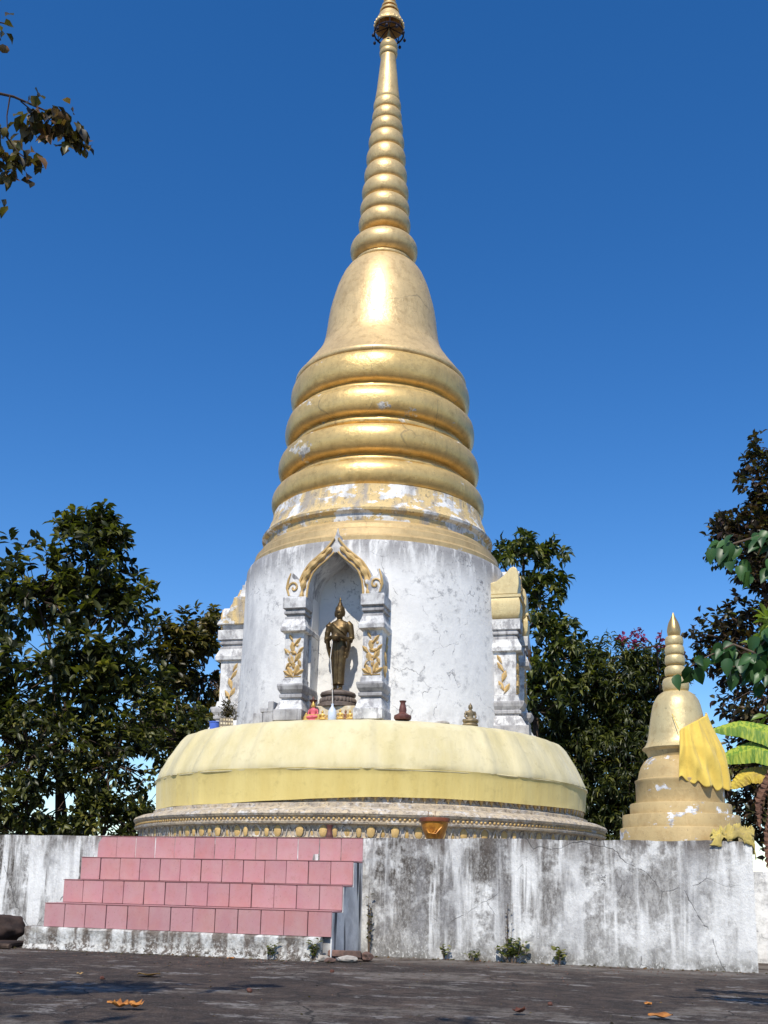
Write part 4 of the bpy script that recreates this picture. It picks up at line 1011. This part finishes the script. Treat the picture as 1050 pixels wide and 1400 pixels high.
rag('crumpled_cloth', (5.60, -5.12, WZ+.01), 'crumpled faded yellow cloth hanging over the right front corner of the terrace', .23, .19, .15, 3.3)
rag('crumpled_cloth', (5.50, -4.93, WZ+.01), 'smaller crumpled yellow cloth heap just behind the one on the corner', .12, .10, .14, 9.1)

# ------------------------------------------------------------------ things on the ground
def rock(nm, loc, sc, seed, mat, label, cat, sub=3, rough=.35, rz=0):
    bm = bmesh.new(); bmesh.ops.create_icosphere(bm, subdivisions=sub, radius=1)
    for q in bm.verts:
        d = 1+rough*mnoise.noise(q.co*1.3+Vector((seed, 0, 0)))+rough*.4*mnoise.noise(q.co*4+Vector((seed, 3, 0)))
        q.co = Vector((q.co.x*sc[0]*d, q.co.y*sc[1]*d, q.co.z*sc[2]*d))
    me = bpy.data.meshes.new(nm); bm.to_mesh(me); bm.free(); me.materials.append(M[mat]); me.polygons.foreach_set('use_smooth', [sub > 2]*len(me.polygons))
    o = link(nm, me, None, loc); o.rotation_euler = (0, 0, rz); return tag(o, label, cat)
rock('boulder', (-2.44, -6.0, .18), (.28, .24, .185), 2.2, 'stone', 'rounded dark brown boulder left of the pink staircase', 'boulder', 4)
t = B().box(-.45, .35, -.16, .16, 0, .06, .012).build('flat_slab', 'stone', None, False, (-2.35, -6.30, 0)); bevel(t, .015); tag(t, 'long flat dark stone slab lying below the boulder', 'stone')
t = B().tube([(-.4, 0, .0), (0, .02, .005), (.35, -.02, 0)], [.03, .034, .028], 7).build('log', 'bark', None, True, (-2.25, -6.52, .03)); tag(t, 'short dark fallen branch on the ground in front of the slab', 'log')
t = B().box(-.17, .17, -.05, .05, -.035, .035, .014).build('broken_brick', 'rubble', None, False, (1.78, -6.14, .075)); t.rotation_euler = (0, .05, .12); bevel(t, .012); tag(t, 'longest reddish brick fragment lying at the right foot of the staircase', 'brick')
rock('broken_brick', (1.98, -6.05, .05), (.06, .07, .05), 4.4, 'rubble', 'dark broken brick end standing right of the longest brick fragment', 'brick', 2, .4)
rock('rubble_stone', (1.58, -6.24, .03), (.09, .06, .032), 6.1, 'rubble_pale', 'pale flat rubble stone left of the brick fragments', 'stone', 2, .4)
rock('rubble_stone', (1.84, -6.25, .035), (.11, .06, .03), 7.7, 'rubble_pale', 'pale rubble stone under the longest brick fragment', 'stone', 2, .4)
rock('rubble_stone', (1.70, -6.36, .025), (.06, .05, .025), 8.7, 'rubble', 'small brown rubble stone in front of the brick fragments', 'stone', 2, .4)
for i, (x, y, s_, lab) in enumerate([(2.13, -9.22, .022, 'dark pebble on the concrete in front of the staircase'), (4.25, -9.0, .018, 'small brown pebble near the dry leaves at lower right'), (.72, -8.9, .018, 'small dark pebble left of the orange leaf'), (2.1, -7.4, .02, 'grey pebble on the concrete close to the staircase foot')]):
    rock('pebble', (x, y, s_*.6), (s_, s_, s_*.8), i*3.1, 'dry3', lab, 'pebble', 2)
def dry_leaf(loc, L, W, rz, mat, label, curl=.3, lobes=0):
    n_ = 12; v = []; f = []
    for i in range(n_+1):
        t = i/n_; hw = W*math.sin(PI*min(1, t*1.02))**.75*(1+.3*lobes*math.sin(t*19))
        for k in (-1, -.5, 0, .5, 1):
            v.append(((t-.5)*L, k*hw, .012+curl*L*(.9*(t-.5)**2+.35*(k*hw/W)**2)+.006*math.sin(9*t+k)))
    f = [(i*5+k, (i+1)*5+k, (i+1)*5+k+1, i*5+k+1) for i in range(n_) for k in range(4)]
    o = mesh('fallen_leaf', v, f, mat, None, True, loc); o.rotation_euler = (random.uniform(-.15, .15), random.uniform(-.1, .1), rz)
    s2 = o.modifiers.new('t', 'SOLIDIFY'); s2.thickness = .0015
    return tag(o, label, 'leaf')
dry_leaf((.93, -8.55, .004), .24, .075, -.2, 'dry2', 'pale tan fallen leaf lying flat below the middle of the staircase', .12)
dry_leaf((1.84, -10.50, .012), .15, .06, .3, 'dry1', 'curled orange fallen leaf at the bottom left of the ground', .5, 1)
dry_leaf((1.93, -10.46, .012), .12, .045, -.4, 'dry1', 'twisted orange leaf touching the curled one at the bottom left', .6, 1)
dry_leaf((4.15, -9.62, .01), .09, .045, 1.1, 'dry3', 'dark red brown curled leaf at the bottom, right of centre', .7, .6)
dry_leaf((4.99, -9.42, .006), .15, .06, .1, 'dry1', 'orange brown leaf near the lower right corner of the ground', .3)
dry_leaf((4.88, -8.75, .006), .06, .03, .8, 'dry1', 'tiny orange leaf above the one near the lower right corner', .4)
dry_leaf((-2.28, -6.95, .012), .22, .07, .1, 'dry1', 'orange leaf lying by the dark fallen branch at far left', .4)
dry_leaf((.0, -8.95, .006), .05, .03, .4, 'dry3', 'tiny dark leaf on the ground at far left', .4)
dry_leaf((.42, -8.75, .006), .05, .025, .4, 'dry2', 'tiny tan leaf on the ground left of the staircase middle', .4)
dry_leaf((.75, -6.62, .006), .08, .03, .7, 'dry1', 'small orange leaf close under the staircase plinth', .4)

def weed(loc, h, n_, label, mat='weed', spread=.1, L=.06, cat='weed'):
    t = empty('weed', loc, label, cat)
    P_ = []; D_ = []; b = B()
    for k in range(n_):
        a = random.uniform(0, 2*PI); r_ = random.uniform(.1, 1)*spread; hh = h*random.uniform(.5, 1)
        top_ = (r_*math.cos(a), r_*math.sin(a)*.5, hh); b.tube([(r_*.3*math.cos(a), 0, 0), (top_[0]*.8, top_[1]*.8, hh*.6), top_], [.003, .0025, .0015], 4)
        for q in range(5):
            z_ = hh*(.35+.15*q); aa = random.uniform(0, 2*PI)
            P_.append((top_[0]*z_/hh, top_[1]*z_/hh, z_)); D_.append((math.cos(aa), math.sin(aa), .5))
    b.build('stem', 'twig', t); V, F, k_ = leaves(np.array(P_), np.array(D_), L, L*.28)
    fast('foliage', V, F, mat, t, np.repeat(rng.uniform(0, 1, len(P_)), k_))
weed((1.05, -6.33, 0), .20, 5, 'bright green sprout at the foot of the staircase plinth', spread=.05)
weed((1.50, -6.30, 0), .24, 9, 'thin green weed at the right end of the staircase plinth', spread=.08)
weed((1.77, -5.34, 0), .80, 8, 'tall pale climbing weed in the corner between staircase and wall', 'leaf_olive', spread=.05, L=.045)
weed((3.35, -5.36, 0), .27, 16, 'bushy olive weed growing at the foot of the wall, middle', 'weed', .22, .08)
weed((3.30, -5.33, 0), .62, 4, 'thin dry stalks rising behind the bushy olive weed on the wall', 'leaf_olive', .08, .03)
weed((3.83, -5.38, 0), .20, 6, 'bright green seedling at the wall foot right of the bushy weed', spread=.035, L=.07)
weed((2.62, -5.36, 0), .17, 9, 'small low weed at the wall foot, nearest to the staircase', 'weed', .10, .04)
weed((2.95, -5.36, 0), .13, 9, 'small low weed at the wall foot between the two bigger weeds', 'weed', .10, .04)
weed((6.15, -4.4, 0), .28, 20, 'reddish low plant at the foot of the terrace right side', 'leaf_red', .15, .1, 'plant')
# scattered litter along the wall foot
P_ = []; D_ = []
for k in range(240):
    P_.append((rng.uniform(-2, 6), -5.30-abs(rng.normal(0, .10)) - (.98 if False else 0), .006)); D_.append((*rng.normal(0, 1, 2), .05))
P_ = [(x, y if x > 1.75 else y-1.05, z) for x, y, z in P_]
V, F, k_ = leaves(np.array(P_), np.array(D_), .035, .010); o = fast('leaf_litter', V, F, 'leaf_autumn', None, np.repeat(rng.uniform(0, 1, len(P_)), k_)); tag(o, 'fine dry leaf litter along the foot of the terrace wall', 'litter', kind='stuff')

P_ = np.stack([rng.uniform(-3, 7, 420), rng.uniform(-12.5, -6.4, 420), np.full(420, .005)], 1); D_ = np.stack([rng.normal(0, 1, 420), rng.normal(0, 1, 420), np.full(420, .04)], 1)
V, F, k_ = leaves(P_, D_, .022, .006); o = fast('leaf_litter', V, F, 'leaf_autumn', None, np.repeat(rng.uniform(0, 1, len(P_)), k_)); tag(o, 'tiny dry leaf scraps scattered over the open dark concrete', 'litter', kind='stuff')
gv = B()
for k in range(420):
    x, y = rng.uniform(-3, 7), -5.3-abs(rng.normal(0, .9))-.05
    if x < 1.7 and y > -6.35: y -= 1.05
    r_ = rng.uniform(.003, .010); gv.ell((x, y, r_*.4), (r_, r_*.8, r_*.7), 5, 3)
o = gv.build('grit', 'rubble', None, True); tag(o, 'loose pale grit strewn along the foot of wall and steps', 'grit', kind='stuff')
# ------------------------------------------------------------------ TREES
def tree(name, base, label, blobs, mat, L, W, dens=42, per=12, trunk=((0, 0),), tr=.13, seed=1, group=None, twigs=True, cr=.22, droop=.25, gap=.12, sprays=.2):
    """blobs: (centre xyz world, horizontal radius, vertical radius)"""
    rn = np.random.default_rng(seed); rr = random.Random(seed)
    t = empty(name, base, label, 'tree', group); bx, by, bz = base
    wood = B(); tw = B(); PP = []; DD = []; TT = []
    roots = [Vector((dx, dy, -.3)) for dx, dy in trunk]
    tops = []
    ctr = Vector(np.mean([b_[0] for b_ in blobs], 0))-Vector(base)
    zmin = min(b_[0][2]-b_[2]*.4 for b_ in blobs)-bz
    for i, q in enumerate(roots):
        # each trunk runs up to the highest blob near it
        c_ = Vector(blobs[i % len(blobs)][0])-Vector(base); pts = []; n_ = 9
        for k in range(n_+1):
            s_ = k/n_; p = q.lerp(c_, s_); p.x = q.x+(c_.x-q.x)*s_**1.6; p.y = q.y+(c_.y-q.y)*s_**1.6
            p += Vector((mnoise.noise(Vector((s_*3, seed, i)))*.22, mnoise.noise(Vector((s_*3, seed, i+9)))*.22, 0)); pts.append(p)
        wood.tube(pts, [tr*(1-.72*k/n_)*(1.25 if k == 0 else 1) for k in range(n_+1)], 8); tops.append(pts)
    for bi, (c_, rh, rv) in enumerate(blobs):
        c_ = Vector(c_)-Vector(base)
        # limb from nearest trunk point
        best = min((p for pts in tops for p in pts[2:]), key=lambda p: (p-c_).length+max(0, p.z-c_.z+.2)*2)
        midp = best.lerp(c_, .5)+Vector((0, 0, -.15))
        wood.tube([best, midp, c_], [tr*.38, tr*.28, tr*.16], 6)
        n_ = int(dens*rh*rv*4)
        for k in range(n_):
            d = unit(rn.normal(0, 1, 3)); r_ = rn.uniform(0, 1)**.42
            d2 = np.array([d[0]*rh, d[1]*rh*.85, d[2]*rv])*r_*(1+.22*mnoise.noise(Vector(d*2.2+seed+bi)))
            p = np.array(c_)+d2
            if rn.uniform() < sprays: p = np.array(c_)+d2*rn.uniform(1.0, 1.22)
            if mnoise.noise(Vector(p*.9+seed*3.3)) < -gap-.15 or mnoise.noise(Vector(p*2.1+seed)) < -.42: continue
            out_ = unit(d2+np.array([0, 0, .25])*rh)
            m_ = rn.integers(int(per*.6), per+3)
            th = rn.uniform(0, 2*PI, m_); e1 = unit(np.cross(out_, [0.1, .2, 1.])); e2 = np.cross(out_, e1)
            sp_ = rn.uniform(.5, 1.5, m_)
            dirs = out_*rn.uniform(.1, 1.0, (m_, 1))+(e1*np.cos(th)[:, None]+e2*np.sin(th)[:, None])*sp_[:, None]; dirs[:, 2] -= .12
            pts = p+out_*rn.uniform(-.5, .5, (m_, 1))*cr+dirs*.02
            PP.append(pts); DD.append(dirs); TT.append(np.clip(rn.normal(.36, .2)+rn.normal(0, .2, m_), 0, 1))
            if twigs and k % 3 == 0:
                e_ = Vector(p); mid_ = e_.lerp(c_, .45)+Vector(rn.normal(0, .08, 3)); tw.tube([c_.lerp(mid_, .5), mid_, e_], [.022, .014, .006], 4, False)
    PP = np.concatenate(PP); DD = np.concatenate(DD); TT = np.concatenate(TT)
    V, F, k_ = leaves(PP, DD, L, W, rn, droop)
    o = fast('crown', V, F, mat, t, np.repeat(TT, k_)); tag(o, kind='stuff')
    wood.build('trunk', 'bark', t, True)
    o = tw.build('twigs', 'bark', t, True); tag(o, kind='stuff')
    return t
GRP = 'trees growing behind the terrace'
tree('broadleaf_tree', (-8.9, 4.4, 0), 'tallest dark broadleaf tree at far left behind the terrace wall',
    [((-8.77, 4.41, 8.35), 1.15, 1.05), ((-9.66, 3.78, 7.2), 1.2, 1.35), ((-8.13, 4.83, 7.1), .95, 1.0), ((-9.01, 4.25, 5.6), 1.8, 1.5), ((-9.89, 3.6, 4.88), 1.4, 1.6), ((-7.99, 4.92, 4.9), 1.2, 1.4), ((-9.3, 4.2, 8.9), .55, .4), ((-8.45, 4.5, 9.2), .5, .55)],
    'leaf_dark', .29, .062, 36, 11, ((-.1, -.15), (.25, .1), (-.9, -.6)), .085, 3, GRP, cr=.2, gap=-.02, sprays=.35)
tree('broadleaf_tree', (-7.5, 7.4, 0), 'shorter olive tree between the tallest left tree and the stupa',
    [((-7.75, 7.46, 6.7), 1.0, .95), ((-7.14, 7.71, 6.0), .85, 1.4), ((-7.92, 7.29, 4.9), 1.15, 1.3), ((-7.0, 7.6, 7.2), .55, .55), ((-7.0, 7.6, 4.4), .9, .9)],
    'leaf_olive', .24, .05, 42, 12, ((.1, 0), (-.5, .1)), .07, 5, GRP, gap=.02, sprays=.35)
tree('undergrowth_tree', (-8.0, 3.6, 0), 'low dark undergrowth trees just above the left terrace wall',
    [((-8.93, 3.08, 3.4), 1.4, 1.1), ((-7.49, 4.05, 3.3), 1.25, 1.0), ((-6.2, 4.9, 3.9), .95, .9), ((-6.0, 5.1, 2.9), .8, .7), ((-9.34, 2.76, 2.3), 1.1, .6), ((-7.4, 4.0, 2.1), 1.2, .55), ((-6.3, 4.9, 2.0), .9, .5), ((-8.6, 3.4, 2.1), .9, .6), ((-9.6, 3.0, 4.0), .9, .9), ((-6.9, 4.6, 4.2), .8, .8), ((-8.1, 3.8, 1.9), 1.0, .5), ((-6.9, 4.4, 1.9), .9, .5), ((-9.2, 3.2, 1.7), .9, .5), ((-6.5, 4.8, 3.0), .9, .8), ((-8.2, 3.7, 2.7), 1.0, .7)],
    'leaf_dark', .20, .045, 36, 10, ((-.9, -.5), (.5, .45), (1.8, 1.3), (2.0, 1.5), (-1.4, -.8), (.1, .2), (-.3, 0), (1.2, .9)), .05, 8, GRP, gap=.06)
tree('broadleaf_tree', (1.5, 9.4, 0), 'tall thin broadleaf tree rising close behind the right side of the drum',
    [((1.05, 9.39, 9.3), .70, .6), ((1.45, 9.46, 8.0), .72, 1.0), ((1.95, 9.52, 6.6), .95, 1.1), ((1.39, 9.44, 5.1), .95, 1.2), ((.5, 9.3, 9.1), .4, .35), ((1.85, 9.5, 9.35), .3, .3)],
    'leaf_mid', .27, .055, 26, 11, ((0, 0),), .12, 11, GRP, droop=.5)
tree('mango_tree', (3.3, 10.7, 0), 'dense long-leaved mango tree between the main stupa and the small one',
    [((3.04, 10.64, 6.0), 1.5, 1.2), ((3.96, 10.7, 5.6), 1.15, 1.4), ((2.26, 10.57, 4.8), 1.15, 1.5), ((3.35, 10.67, 3.9), 1.5, 1.5), ((2.23, 10.56, 2.84), .9, .9), ((4.35, 10.72, 3.6), 1.15, 1.5), ((3.3, 10.7, 2.3), 1.1, .7), ((1.6, 10.5, 3.6), .9, 1.2)],
    'leaf_mango', .24, .032, 50, 12, ((0, 0), (.5, .2)), .15, 13, GRP, droop=.6, gap=.2)
tree('red_leaved_tree', (6.9, 5.7, 0), 'tall reddish-leaved tree at the right edge behind the small stupa',
    [((7.05, 5.68, 9.4), .75, .95), ((6.5, 5.71, 8.05), .85, .9), ((6.88, 5.69, 7.0), .95, .95), ((5.98, 5.73, 8.3), .36, .42), ((6.0, 5.73, 5.9), .75, .9), ((6.7, 5.7, 4.7), 1.05, 1.25), ((6.55, 5.71, 3.06), .9, 1.2), ((7.3, 5.7, 8.2), .8, 1.2), ((7.4, 5.7, 5.8), .8, 1.2), ((6.75, 5.75, 2.2), .95, .8), ((6.0, 5.73, 3.6), .6, .9), ((5.55, 5.73, 5.55), .35, .35)],
    'leaf_red', .17, .045, 44, 11, ((0, 0), (.4, .3)), .13, 17, GRP, gap=.15)
tree('flowering_vine', (4.6, 11.9, 0), 'magenta bougainvillea branches flowering above the mango tree',
    [((4.35, 9.72, 6.75), .50, .40), ((3.6, 9.68, 6.95), .40, .25), ((4.75, 9.73, 6.3), .30, .45), ((4.5, 9.7, 7.15), .25, .3)],
    'flower', .11, .04, 20, 7, ((0, 0),), .06, 19, None, gap=.0)
tree('broadleaf_tree', (7.4, -.2, 0), 'yellow-green shrub tree beside the banana leaves at the right edge',
    [((6.35, -.9, 3.9), .35, .5), ((6.6, -.8, 3.1), .35, .4), ((6.5, -.9, 4.6), .22, .25)],
    'leaf_yellow', .26, .05, 26, 6, ((0, 0),), .05, 23, None, gap=.1)

# tree at the left whose branch tips hang into the top left corner; large leaves there are parts of their own
KN = .60
def near(p): return tuple(cam_loc[i]+(p[i]-cam_loc[i])*KN for i in range(3))
lb = Vector((-1.6, -14.9, 0))
lt = empty('overhanging_tree', tuple(lb), 'tree whose mottled leafy branch tips hang into the top left corner', 'tree')
wood = B(); wood.tube([(0, 0, -.1), (.05, .1, 1.5), (.2, .2, 3.2), (.1, .3, 5.2)], [.17, .14, .11, .05], 10)
def W2L(p): return Vector(near(p))-lb
wood.tube([(.2, .2, 3.6), W2L((-1.9, -11.3, 7.0)), W2L((-.5, -10.55, 7.1)), W2L((.08, -10.18, 7.09)), W2L((.36, -9.96, 7.02)), W2L((.46, -9.88, 6.90))], [.032, .018, .010, .006, .0035, .0022], 6)
wood.tube([(.2, .2, 3.3), W2L((-1.6, -11.2, 6.3)), W2L((-.3, -10.5, 6.9)), W2L((.0, -10.26, 6.80)), W2L((.15, -10.14, 6.58)), W2L((.24, -10.06, 6.52))], [.028, .015, .009, .005, .0035, .002], 6)
wood.tube([W2L((-.3, -10.5, 6.9)), W2L((-.02, -10.27, 6.5)), W2L((.02, -10.22, 6.0))], [.008, .004, .002], 5)
wood.tube([W2L((-.9, -10.75, 7.1)), W2L((-.3, -10.5, 7.7)), W2L((.0, -10.25, 7.75))], [.012, .006, .003], 5)
wood.tube([W2L((.06, -10.2, 7.09)), W2L((.05, -10.2, 6.9)), W2L((.06, -10.18, 6.72))], [.004, .003, .002], 4)
wood.tube([W2L((.12, -10.14, 7.07)), W2L((.24, -10.04, 6.98)), W2L((.30, -10.0, 6.84))], [.004, .003, .002], 4)
wood.build('trunk', 'bark', lt, True)
def leafpart(P0, D0, L, W, mat, parent, nm='leaf', roll_=None, seed=0):
    rn = np.random.default_rng(seed); V, F, k_ = leaves(np.array([[0, 0, 0.]]), np.array([D0]), L, W, rn)
    o = fast(nm, V, F, mat, parent, np.repeat(rn.uniform(0, 1, 1), k_)); o.location = P0
    o.data.polygons.foreach_set('use_smooth', [True]*len(F)); return o
clus = [((.26, -10.03, 6.98), 26, .17, .13), ((.42, -9.92, 6.90), 22, .13, .10), ((.20, -10.08, 6.90), 16, .10, .12), ((.50, -9.86, 6.86), 12, .07, .07), ((.16, -10.12, 6.55), 16, .10, .09), ((.05, -10.22, 6.60), 9, .08, .12), ((.10, -10.16, 6.42), 10, .08, .08), ((.0, -10.24, 7.66), 5, .07, .12), ((.02, -10.22, 6.15), 9, .08, .15), ((.32, -9.99, 7.06), 9, .10, .05), ((-.02, -10.26, 6.78), 7, .08, .08)]
kk = 0
for c_, n_, sp_, dn_ in clus:
    for k in range(int(n_*1.5)):
        p = Vector(c_)+Vector((rng.normal(0, sp_*.7), rng.normal(0, sp_*.7), rng.normal(0, dn_*.6)))
        kk += 1; leafpart(W2L(p), (rng.normal(0, .6), rng.normal(0, .6), -abs(rng.normal(.5, .5))), .125*KN, .040*KN, 'leaf_autumn', lt, seed=kk)
# rest of this crown, out of frame to the left
tree_pts = []
rn = np.random.default_rng(31); PP = []; DD = []
for c_, rh, rv in [((-1.5, -14.6, 5.0), 1.0, .8), ((-2.6, -14.9, 4.6), 1.0, .8), ((-1.4, -15.6, 5.2), 1.1, .8), ((-.3, -14.7, 5.1), .6, .4), ((-2.3, -13.9, 4.3), .7, .6)]:
    for k in range(int(90*rh*rv)):
        d = unit(rn.normal(0, 1, 3)); p = np.array(c_)+d*np.array([rh, rh, rv])*rn.uniform(0, 1)**.4
        m_ = 9; dirs = d+rn.normal(0, .9, (m_, 3)); PP.append(p+dirs*.03); DD.append(dirs)
for a_, c_ in [((-1.9, -11.3, 7.0), (-.9, -10.75, 7.1)), ((-1.6, -11.2, 6.3), (-.75, -10.75, 6.6)), ((-3.2, -12.2, 6.9), (-1.9, -11.3, 7.0)), ((-3.2, -12.2, 6.0), (-1.6, -11.2, 6.3))]:
    a_, c_ = np.array(near(a_)), np.array(near(c_))
    for k in range(60):
        t_ = rn.uniform(0, 1); dirs = rn.normal(0, .8, (7, 3)); dirs[:, 2] -= .4
        PP.append(a_*(1-t_)+c_*t_+rn.normal(0, .11, 3)+dirs*.02); DD.append(dirs)
PP = np.concatenate(PP)-np.array(lb); DD = np.concatenate(DD); V, F, k_ = leaves(PP, DD, .09, .027, rn)
o = fast('crown', V, F, 'leaf_autumn', lt, np.repeat(rn.uniform(0, 1, len(PP)), k_)); tag(o, kind='stuff')

# shade tree standing behind the camera; only its shadow reaches the bottom of the picture
tree('shade_tree', (4.2, -20.5, 0), 'large shade tree behind the viewpoint casting dappled shade on the concrete',
    [((2.2, -17.0, 6.2), 1.5, .8), ((4.2, -16.9, 6.4), 1.6, .9), ((6.4, -17.0, 6.4), 1.5, .9), ((3.2, -18.6, 7.0), 1.8, 1.1), ((5.6, -18.8, 7.0), 1.8, 1.1)],
    'leaf_mid', .17, .045, 9, 8, ((0, 0),), .25, 41, None, gap=.0, twigs=False)

# leafy branch tree at the right: big round leaves, each a part
KN = .62
rb0 = Vector((6.95, -10.1, 0))
rt_ = empty('round_leaved_shrub', tuple(rb0), 'shrub with large round green leaves reaching in front of the small stupa', 'shrub')
wood = B(); tt_ = near((7.45, -6.12, 3.7)); tt_ = (tt_[0]-rb0[0], tt_[1]-rb0[1], tt_[2])
wood.tube([(0, 0, -.1), (-.03, .02, .8), (tt_[0]*.6, tt_[1]*.6, 1.7), tt_], [.032, .026, .020, .012], 8)
br = [[(7.35, -6.12, 3.9), (6.4, -5.95, 4.28), (5.95, -5.83, 4.27), (5.68, -5.78, 4.22), (5.42, -5.76, 4.14)],
      [(7.4, -6.15, 2.5), (6.5, -5.9, 2.75), (6.0, -5.8, 3.0), (5.65, -5.78, 3.18), (5.35, -5.76, 3.05), (5.14, -5.76, 2.92)],
      [(7.4, -6.15, 2.2), (6.5, -5.9, 2.5), (6.1, -5.8, 2.8), (5.85, -5.78, 2.98), (5.6, -5.77, 2.95)],
      [(7.3, -6.1, 3.4), (6.4, -5.9, 3.4), (6.05, -5.8, 3.3), (5.9, -5.8, 3.15)]]
br = [[near(p) for p in q] for q in br]
for q in br: wood.tube([Vector(p)-rb0 for p in q], [.018, .012, .008, .006, .004, .0025][:len(q)], 6)
wood.build('trunk', 'twig', rt_, True)
rn = np.random.default_rng(77); PP = []
for q in br:      # remaining foliage of the shrub, outside the picture to the right
    for k in range(150):
        t_ = rn.uniform(0, .55); p = np.array(q[0])*(1-t_)+np.array(q[1])*t_; PP.append(p+rn.normal(0, .09, 3)+np.array([.10, 0, 0]))
PP = np.array(PP)
for _z in (1.7, 2.1, 2.6): PP = np.concatenate([PP, np.array([rb0[0]-.02, rb0[1]+.05, _z])+rn.normal(0, .16, (120, 3))])
PP = PP-np.array(rb0); DD = rn.normal(0, .6, (len(PP), 3)); DD[:, 2] -= .5
V, F, k_ = leaves(PP, DD, .10, .036, rn); o = fast('crown', V, F, 'leaf_round', rt_, np.repeat(rn.uniform(0, 1, len(PP)), k_)); tag(o, kind='stuff')
def round_leaf(P0, D0, s_, parent, seed):
    rn = np.random.default_rng(seed); D_ = Vector(D0).normalized(); sd_ = D_.cross(Vector((rn.normal(0, .5), -1+rn.normal(0, .5), .6))).normalized(); nn = sd_.cross(D_)
    k1 = rn.uniform(.75, 1.05); pts = [(0, 0), (.26*k1, .10), (.46*k1, .34), (.44*k1, .60), (.25*k1, .84), (.0, 1.08), (-.25*k1, .84), (-.44*k1, .60), (-.46*k1, .34), (-.26*k1, .10)]
    v = [D_*(y*s_)+sd_*(x*s_*.9)+nn*(abs(x)*s_*.50-y*y*s_*.30) for x, y in pts]+[D_*(y*s_)-nn*(y*y*s_*.30) for y in (.38, .72)]
    f = [(0, 1, 2, 10), (10, 2, 3, 11), (11, 3, 4, 5), (0, 10, 8, 9), (10, 11, 7, 8), (11, 5, 6, 7)]
    o = mesh('leaf', v, f, 'leaf_round', parent, True); o.location = P0
    at = o.data.attributes.new('tint', 'FLOAT', 'FACE'); at.data.foreach_set('value', [float(rn.uniform())]*6)
kk = 500
for bi, q in enumerate(br):
    q2 = interp(q[1:], 24)
    for k, p in enumerate(q2):
        for _ in range(2 if k % 2 else 1):
            kk += 1
            d = (rng.normal(-.25, .5), rng.normal(-.15, .4), -abs(rng.normal(.75, .4)))
            round_leaf(Vector(p)-rb0+Vector(rng.normal(0, .03, 3)), d, random.uniform(.12, .19)*KN, rt_, kk)
for k in range(26):
    kk += 1; c_ = (rng.uniform(5.65, 6.3), -5.75+rng.normal(0, .08), rng.uniform(2.55, 3.2) if k % 2 else rng.uniform(3.9, 4.2))
    round_leaf(Vector(near(c_))-rb0, (rng.normal(0, .5), rng.normal(-.2, .4), -abs(rng.normal(.7, .4))), random.uniform(.12, .18)*KN, rt_, kk)

# banana plant behind the small stupa
bp = empty('banana_plant', (6.6, -2.9, 0), 'banana plant with ribbed yellow-green leaves and dead brown ones right of the small stupa', 'banana plant')
b0_ = Vector((6.6, -2.9, 0))
B().lathe([(.13, -.05), (.12, .6), (.10, 1.4), (.07, 2.0)], 14).build('stem', 'banana_dead', bp, True)
def banana(path, wd, mat, seed, ruff=.5, nm='leaf', flat=(0, 0, 1)):
    n_ = 70; P_ = smoothp(path, n_, 6); v = []; f = []; side_n = Vector(flat)
    for i in range(len(P_)):
        p = Vector(P_[i]); t = (Vector(P_[min(i+1, len(P_)-1)])-Vector(P_[max(i-1, 0)])).normalized(); s_ = i/(len(P_)-1)
        sd_ = t.cross(side_n).normalized(); nn = sd_.cross(t).normalized(); w_ = wd*(math.sin(PI*min(1, s_*.96+.04))**.55)
        rip = .016*ruff*math.sin(i*1.9+seed)*(.6+.4*math.sin(i*.7+seed))
        for k, q in enumerate((-1, -.5, 0, .5, 1)):
            v.append(p+sd_*(q*w_)+nn*(abs(q)*(-.35*w_)+rip*abs(q))-b0_)
    f = [(i*5+k, (i+1)*5+k, (i+1)*5+k+1, i*5+k+1) for i in range(len(P_)-1) for k in range(4)]
    o = mesh(nm, v, f, mat, bp, False); s2 = o.modifiers.new('t', 'SOLIDIFY'); s2.thickness = .004; return o
banana([(6.55, -2.9, 2.2), (6.35, -2.88, 2.55), (6.1, -2.85, 2.70), (5.8, -2.8, 2.79), (5.45, -2.78, 2.76)], .15, 'banana', 1, .5, flat=(.1, -.95, .45))
banana([(6.5, -2.95, 2.1), (6.2, -2.9, 2.42), (5.95, -2.86, 2.50), (5.7, -2.82, 2.44), (5.48, -2.80, 2.36)], .16, 'banana', 2, .5, flat=(.1, -.95, .45))
banana([(6.4, -2.85, 1.9), (6.1, -2.8, 2.22), (5.85, -2.8, 2.20), (5.62, -2.8, 2.02)], .13, 'banana_dry', 3, .8, flat=(.1, -.9, .5))
banana([(6.6, -3.0, 2.0), (6.75, -3.1, 2.9), (6.5, -3.2, 3.5), (6.1, -3.2, 3.75)], .15, 'banana', 5, .4, flat=(.5, -.7, .5))
for i, (dx, z0, z1) in enumerate([(-.45, 2.1, 1.35), (-.6, 2.2, 1.5), (-.3, 2.0, 1.2), (-.5, 1.9, 1.05), (-.38, 2.35, 1.7)]):
    banana([(6.55, -2.9+i*.05, z0-.1), (6.5+dx*.5, -2.95+i*.04, z0+.12), (6.5+dx*.9, -2.95, (z0+z1)/2), (6.5+dx+.06*math.sin(i), -2.95, z1)], .07, 'banana_dead', i+9, 1.3, 'dead_leaf', (.6, -.6, .3))
